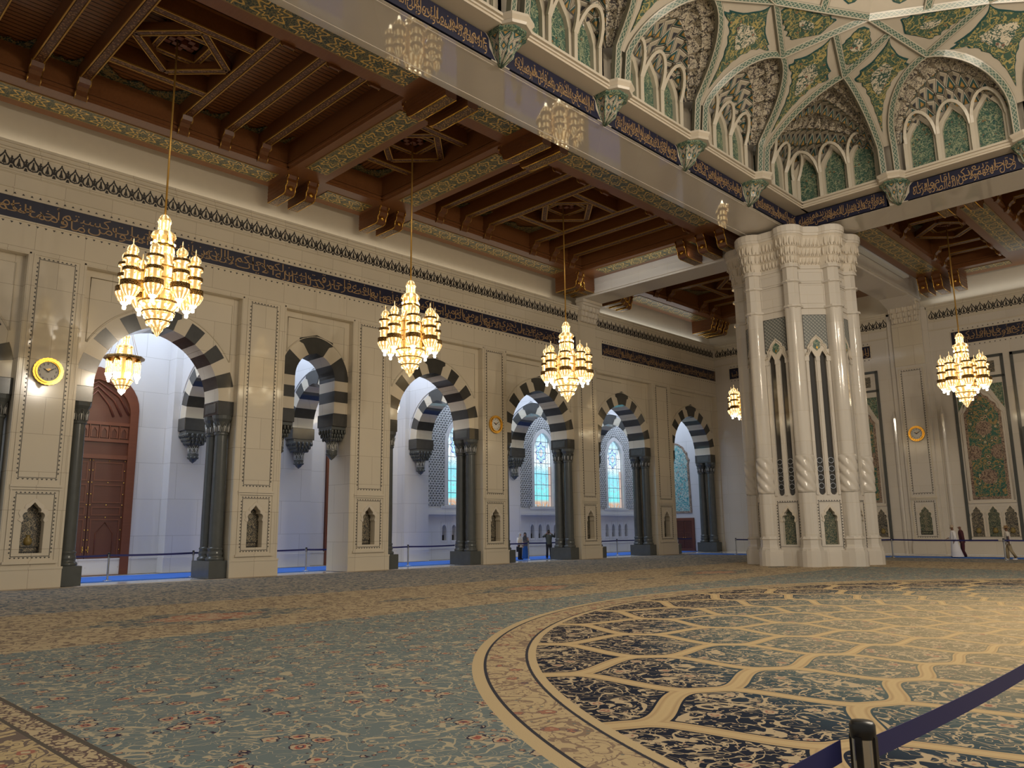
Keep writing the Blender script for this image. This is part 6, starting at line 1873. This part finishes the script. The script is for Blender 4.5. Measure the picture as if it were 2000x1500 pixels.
# ---------------------------------------------------------------- people
for n_, c_ in (('skin', (.45, .25, .17)), ('skin_dark', (.20, .10, .065)), ('cloth_white', (.78, .76, .78)), ('cloth_cream', (.62, .56, .50)), ('scarf_pale', (.50, .50, .52)), ('cloth_black', (.012, .012, .016)),
               ('cloth_grey', (.10, .095, .11)), ('cloth_charcoal', (.045, .045, .055)), ('cloth_blue', (.012, .09, .30)), ('cloth_olive', (.075, .085, .075)), ('cloth_maroon', (.065, .012, .018)), ('khaki', (.33, .26, .16)), ('straw', (.22, .13, .06)), ('cap_pattern', (.42, .33, .24)), ('hair_dark', (.02, .014, .01))):
    plain(n_, c_, .8)
def skin_body(name, joints, edges, mat, par, sub=2):
    """joints: list of (point, radius); edges connect them; root first"""
    me = bpy.data.meshes.new(name); me.from_pydata([j[0] for j in joints], edges, [])
    o = bpy.data.objects.new(name, me); COL.objects.link(o); o.parent = par
    sk = o.modifiers.new('skin', 'SKIN'); sk.use_smooth_shade = True
    for i, j in enumerate(joints):
        r = j[1]; me.skin_vertices[0].data[i].radius = r if isinstance(r, tuple) else (r, r)
        me.skin_vertices[0].data[i].use_root = i == 0
    s = o.modifiers.new('sub', 'SUBSURF'); s.levels = s.render_levels = sub
    me.materials.append(mat)
    return o
def figure(label, loc, rot, h, skin, arms, legs, lean=0., extra=None):
    """local frame: faces -y; h = standing height. arms = [(elbow, wrist)] for -x and +x sides; legs = [(knee, ankle)]"""
    t = thing('person', label, 'person', loc, rot)
    k = h/1.75
    S_ = lambda p: (p[0]*k, p[1]*k+lean*(p[2]*k), p[2]*k)
    J = [(S_((0, 0, .93)), (.135*k, .10*k)), (S_((0, 0, 1.12)), (.125*k, .09*k)), (S_((0, .01, 1.33)), (.15*k, .10*k)), (S_((0, .01, 1.45)), (.07*k, .065*k)), (S_((0, 0, 1.52)), (.05*k, .05*k)),
         (S_((0, -.012, 1.60)), (.072*k, .085*k)), (S_((0, -.01, 1.69)), (.07*k, .08*k))]
    E = [(0, 1), (1, 2), (2, 3), (3, 4), (4, 5), (5, 6)]
    hands = []
    for s, (el, wr) in zip((-1, 1), arms):
        b = len(J); J += [(S_((s*.19, .01, 1.40)), .058*k), (S_(el), .043*k), (S_(wr), .030*k)]
        E += [(2, b), (b, b+1), (b+1, b+2)]
        e = Vector(S_(el)); w_ = Vector(S_(wr)); d = (w_-e).normalized()
        pm = w_+d*.06*k; J.append((tuple(pm), (.034*k, .018*k))); E.append((b+2, b+3)); hands.append((w_, d, s))
        side = d.cross(Vector((0, 1, 0))) if abs(d.y) < .9 else d.cross(Vector((0, 0, 1)))
        side.normalize()
        for q, (off, ln) in enumerate(((-.03, .06), (-.01, .075), (.01, .07), (.03, .055))):
            f = len(J); J.append((tuple(pm+side*off*k+d*.045*k), .0085*k)); J.append((tuple(pm+side*off*k+d*(.045+ln*.6)*k+Vector((0, -.012, 0))*k), .0075*k)); E += [(b+3, f), (f, f+1)]
        f = len(J); J.append((tuple(w_+side*.045*k+d*.055*k), .009*k)); E.append((b+2, f))
    for s, (kn, an) in zip((-1, 1), legs):
        b = len(J); J += [(S_((s*.09, 0, .86)), .085*k), (S_(kn), .056*k), (S_(an), .037*k), (S_((an[0]*1.1, an[1]-.13, .045)), (.038*k, .03*k))]
        E += [(0, b), (b, b+1), (b+1, b+2), (b+2, b+3)]
    skin_body('body', J, E, M[skin], t, 1)
    # face: nose, eyes and mouth
    hd = Vector(S_((0, -.01, 1.63)))
    m = MB(); m.sphere(hd+Vector((0, -.095*k, -.01*k)), (.014*k, .022*k, .022*k), 6, 5)
    for s in (-1, 1): m.sphere(hd+Vector((s*.075*k, .01*k, 0)), (.012*k, .022*k, .032*k), 6, 4)
    m.build('nose', M[skin], t)
    m = MB()
    for s in (-1, 1): m.sphere(hd+Vector((s*.03*k, -.083*k, .018*k)), (.012*k, .008*k, .007*k), 6, 4)
    m.sphere(hd+Vector((0, -.083*k, -.05*k)), (.024*k, .008*k, .006*k), 6, 4)
    m.build('eyes', M['hair_dark'], t)
    return t, k, S_, hands
def garment(name, rings, mat, par, n=20, thick=True):
    """rings: (centre, rx, ry)"""
    m = MB(); R = []
    for c, rx, ry in rings: R.append([(c[0]+rx*math.cos(2*PI*i/n), c[1]+ry*math.sin(2*PI*i/n), c[2]) for i in range(n)])
    m.loft(R, smooth=True); return m.build(name, M[mat], par)
def sleeve(name, pts, rad, mat, par): return MB().tube(pts, rad, 10).build(name, M[mat], par)
def trousers(t, S_, k, legs, mat, flare=.075):
    m = MB()
    for s, (kn, an) in zip((-1, 1), legs):
        m.tube([S_((s*.09, 0, .96)), S_((s*.092, 0, .80)), S_(kn), S_((an[0], an[1]+.005, an[2]-.02))], [.105*k, .10*k, flare*k, flare*k*.95], 12)
    m.loft([[(S_((0, 0, z))[0]+rx*k*math.cos(2*PI*i/16), S_((0, 0, z))[1]+ry*k*math.sin(2*PI*i/16), z*k) for i in range(16)] for z, rx, ry in ((.82, .12, .09), (.90, .165, .115), (1.02, .15, .105))], smooth=True)
    return m.build('trousers', M[mat], t)
def shoes(t, S_, k, legs, mat):
    m = MB()
    for s, (kn, an) in zip((-1, 1), legs):
        p = S_((an[0], an[1]-.06, .045)); m.sphere(p, (.05*k, .13*k, .048*k), 10, 6)
    return m.build('shoes', M[mat], t)
STAND = [((-.095, -.01, .48), (-.10, .01, .08)), ((.095, -.01, .48), (.10, .01, .08))]
HANG = [((-.24, .02, 1.14), (-.25, -.04, .90)), ((.24, .02, 1.14), (.25, -.04, .90))]
CAMR = lambda x, y: math.atan2(-x, y)          # turn that makes a figure face the camera
def heading(x, y):
    d = Vector((-x, -y)); return math.atan2(d.x, -d.y)
# woman with pale headscarf
x, y = -35.15, 36.2
t, k, S_, hh = figure('woman in a pale headscarf and cream top standing at the left of the visitors', (x, y, 0), heading(x, y)+.9, 1.66, 'skin', HANG, STAND)
trousers(t, S_, k, STAND, 'cloth_black'); shoes(t, S_, k, STAND, 'cloth_black')
garment('tunic', [(S_((0, 0, .80)), .19*k, .135*k), (S_((0, 0, 1.05)), .17*k, .125*k), (S_((0, 0, 1.3)), .185*k, .13*k), (S_((0, .01, 1.42)), .17*k, .11*k), (S_((0, 0, 1.48)), .07*k, .07*k)], 'cloth_cream', t)
for s in (-1, 1): sleeve('sleeve', [S_((s*.17, .01, 1.41)), S_((s*.24, .02, 1.14)), S_((s*.25, -.03, .95))], [.075*k, .06*k, .05*k], 'cloth_white', t)
garment('headscarf', [(S_((0, -.02, 1.28)), .12*k, .13*k), (S_((0, .0, 1.40)), .15*k, .125*k), (S_((0, .03, 1.52)), .098*k, .085*k), (S_((0, .035, 1.63)), .10*k, .098*k), (S_((0, .02, 1.72)), .085*k, .09*k), (S_((0, .01, 1.765)), .02*k, .02*k)], 'scarf_pale', t)
MB().box(-.30*k, -.20*k, -.12*k, .06*k, .52*k, .86*k).build('handbag', M['cloth_black'], t)
# woman with dark headscarf and long blue skirt
x, y = -36.0, 37.55
t, k, S_, hh = figure('woman in a dark headscarf, grey top and long blue skirt', (x, y, 0), heading(x, y)-.25, 1.66, 'skin', [((-.24, 0, 1.14), (-.06, -.17, 1.08)), ((.24, 0, 1.14), (.06, -.17, 1.05))], STAND)
shoes(t, S_, k, STAND, 'cloth_black')
garment('skirt', [(S_((0, 0, .03)), .22*k, .20*k), (S_((0, 0, .45)), .19*k, .17*k), (S_((0, 0, .88)), .165*k, .13*k), (S_((0, 0, 1.0)), .15*k, .115*k)], 'cloth_blue', t)
garment('top', [(S_((0, 0, .84)), .185*k, .14*k), (S_((0, 0, 1.05)), .17*k, .125*k), (S_((0, 0, 1.3)), .185*k, .13*k), (S_((0, .01, 1.42)), .17*k, .11*k), (S_((0, 0, 1.48)), .07*k, .07*k)], 'cloth_grey', t)
for s in (-1, 1): sleeve('sleeve', [S_((s*.17, .01, 1.41)), S_((s*.245, 0, 1.14)), S_((s*.09, -.14, 1.08))], [.075*k, .065*k, .05*k], 'cloth_grey', t)
garment('headscarf', [(S_((0, -.02, 1.25)), .13*k, .14*k), (S_((0, .0, 1.40)), .16*k, .13*k), (S_((0, .03, 1.52)), .098*k, .085*k), (S_((0, .035, 1.63)), .10*k, .098*k), (S_((0, .02, 1.72)), .085*k, .09*k), (S_((0, .01, 1.765)), .02*k, .02*k)], 'cloth_charcoal', t)
# man taking a photo
x, y = -34.75, 38.45
AR_ = [((-.34, -.10, 1.36), (-.09, -.22, 1.60)), ((.34, -.10, 1.36), (.09, -.22, 1.60))]
ST2 = [((-.11, -.01, .48), (-.13, .01, .08)), ((.11, -.01, .48), (.13, .01, .08))]
t, k, S_, hh = figure('man in an olive shirt and black trousers raising a camera to his face', (x, y, 0), heading(x, y), 1.78, 'skin', AR_, ST2)
trousers(t, S_, k, ST2, 'cloth_black', .07); shoes(t, S_, k, ST2, 'cloth_black')
garment('shirt', [(S_((0, 0, .88)), .185*k, .13*k), (S_((0, 0, 1.1)), .18*k, .125*k), (S_((0, 0, 1.33)), .21*k, .135*k), (S_((0, .01, 1.43)), .19*k, .11*k), (S_((0, 0, 1.49)), .075*k, .075*k)], 'cloth_olive', t)
for s in (-1, 1): sleeve('sleeve', [S_((s*.17, .01, 1.42)), S_((s*.34, -.10, 1.36)), S_((s*.17, -.18, 1.52))], [.085*k, .066*k, .05*k], 'cloth_olive', t)
garment('hair', [(S_((0, .03, 1.60)), .085*k, .075*k), (S_((0, .015, 1.70)), .085*k, .088*k), (S_((0, 0, 1.77)), .055*k, .06*k), (S_((0, 0, 1.79)), .01, .01)], 'hair_dark', t)
g = thing('camera', 'black camera held up by the man in the olive shirt', 'camera', (x, y, 0), heading(x, y))
m = MB(); m.box(-.07, .07, -.32, -.25, 1.60, 1.70); m.lathe([(.04, 0), (.04, .08), (.03, .08)], 14, (0, 0, 0)) if False else m.box(-.035, .035, -.40, -.32, 1.615, 1.685); m.box(-.03, .03, -.31, -.26, 1.70, 1.73); m.build('camera_body', M['black'], g)
# man in white robe
x, y = -14.45, 50.35
d_ = heading(x, y)
WALK = [((-.09, -.06, .48), (-.09, .06, .08)), ((.09, -.02, .48), (.09, -.10, .08))]
t, k, S_, hh = figure('man in a long white robe and patterned cap walking by the far wall', (x, y, 0), -PI/2+.5, 1.78, 'skin_dark', [((-.24, -.04, 1.14), (-.20, -.24, 1.06)), ((.24, .02, 1.14), (.25, -.06, .90))], WALK, -.05)
shoes(t, S_, k, WALK, 'cloth_black')
garment('robe', [(S_((0, .06, .05)), .30*k, .33*k), (S_((0, .03, .45)), .24*k, .25*k), (S_((0, 0, .95)), .195*k, .165*k), (S_((0, 0, 1.2)), .185*k, .15*k), (S_((0, .01, 1.36)), .20*k, .14*k), (S_((0, .01, 1.44)), .17*k, .11*k), (S_((0, 0, 1.49)), .07*k, .07*k)], 'cloth_white', t)
sleeve('sleeve', [S_((-.17, .01, 1.41)), S_((-.24, -.04, 1.14)), S_((-.21, -.20, 1.07))], [.085*k, .075*k, .065*k], 'cloth_white', t)
sleeve('sleeve', [S_((.17, .01, 1.41)), S_((.24, .02, 1.14)), S_((.25, -.05, .93))], [.085*k, .075*k, .065*k], 'cloth_white', t)
garment('cap', [(S_((0, .0, 1.66)), .092*k, .10*k), (S_((0, .0, 1.78)), .088*k, .095*k), (S_((0, 0, 1.80)), .05*k, .05*k)], 'cap_pattern', t)
# man in maroon behind
x, y = -14.25, 51.2
t, k, S_, hh = figure('bald man in maroon clothes half hidden behind the man in the white robe', (x, y, 0), -PI/2+.4, 1.80, 'skin_dark', HANG, WALK, -.07)
trousers(t, S_, k, WALK, 'cloth_maroon', .075); shoes(t, S_, k, WALK, 'cloth_black')
garment('shirt', [(S_((0, 0, .80)), .195*k, .15*k), (S_((0, 0, 1.1)), .185*k, .14*k), (S_((0, 0, 1.33)), .21*k, .14*k), (S_((0, .01, 1.43)), .19*k, .115*k), (S_((0, 0, 1.49)), .075*k, .075*k)], 'cloth_maroon', t)
for s in (-1, 1): sleeve('sleeve', [S_((s*.17, .01, 1.41)), S_((s*.24, .02, 1.14)), S_((s*.25, -.03, .95))], [.085*k, .066*k, .05*k], 'cloth_maroon', t)
# man with hat
x, y = -11.3, 48.35
WK2 = [((-.09, -.10, .50), (-.09, -.12, .08)), ((.09, .06, .50), (.09, .24, .13))]
t, k, S_, hh = figure('man in a brown hat, white shirt and khaki trousers at the right edge', (x, y, 0), -PI/2+.3, 1.72, 'skin_dark', [((-.24, -.02, 1.14), (-.24, -.10, .90)), ((.24, .02, 1.14), (.25, .02, .90))], WK2, -.04)
trousers(t, S_, k, WK2, 'khaki', .08); shoes(t, S_, k, WK2, 'cloth_white')
garment('shirt', [(S_((0, 0, .82)), .20*k, .15*k), (S_((0, 0, 1.1)), .19*k, .145*k), (S_((0, 0, 1.33)), .21*k, .14*k), (S_((0, .01, 1.43)), .19*k, .115*k), (S_((0, 0, 1.49)), .075*k, .075*k)], 'cloth_cream', t)
for s in (-1, 1):
    sleeve('sleeve', [S_((s*.17, .01, 1.41)), S_((s*.225, .0, 1.22))], [.09*k, .075*k], 'cloth_cream', t)
    sleeve('arm_cover', [S_((s*.225, -.005, 1.22)), S_((s*.245, -.02, 1.1)), S_((s*.245, -.06, .94))], [.055*k, .05*k, .042*k], 'cloth_charcoal', t)
garment('hat', [(S_((0, 0, 1.66)), .21*k, .22*k), (S_((0, 0, 1.672)), .20*k, .21*k), (S_((0, 0, 1.69)), .10*k, .105*k), (S_((0, 0, 1.79)), .08*k, .09*k), (S_((0, 0, 1.80)), .03*k, .03*k)], 'straw', t)
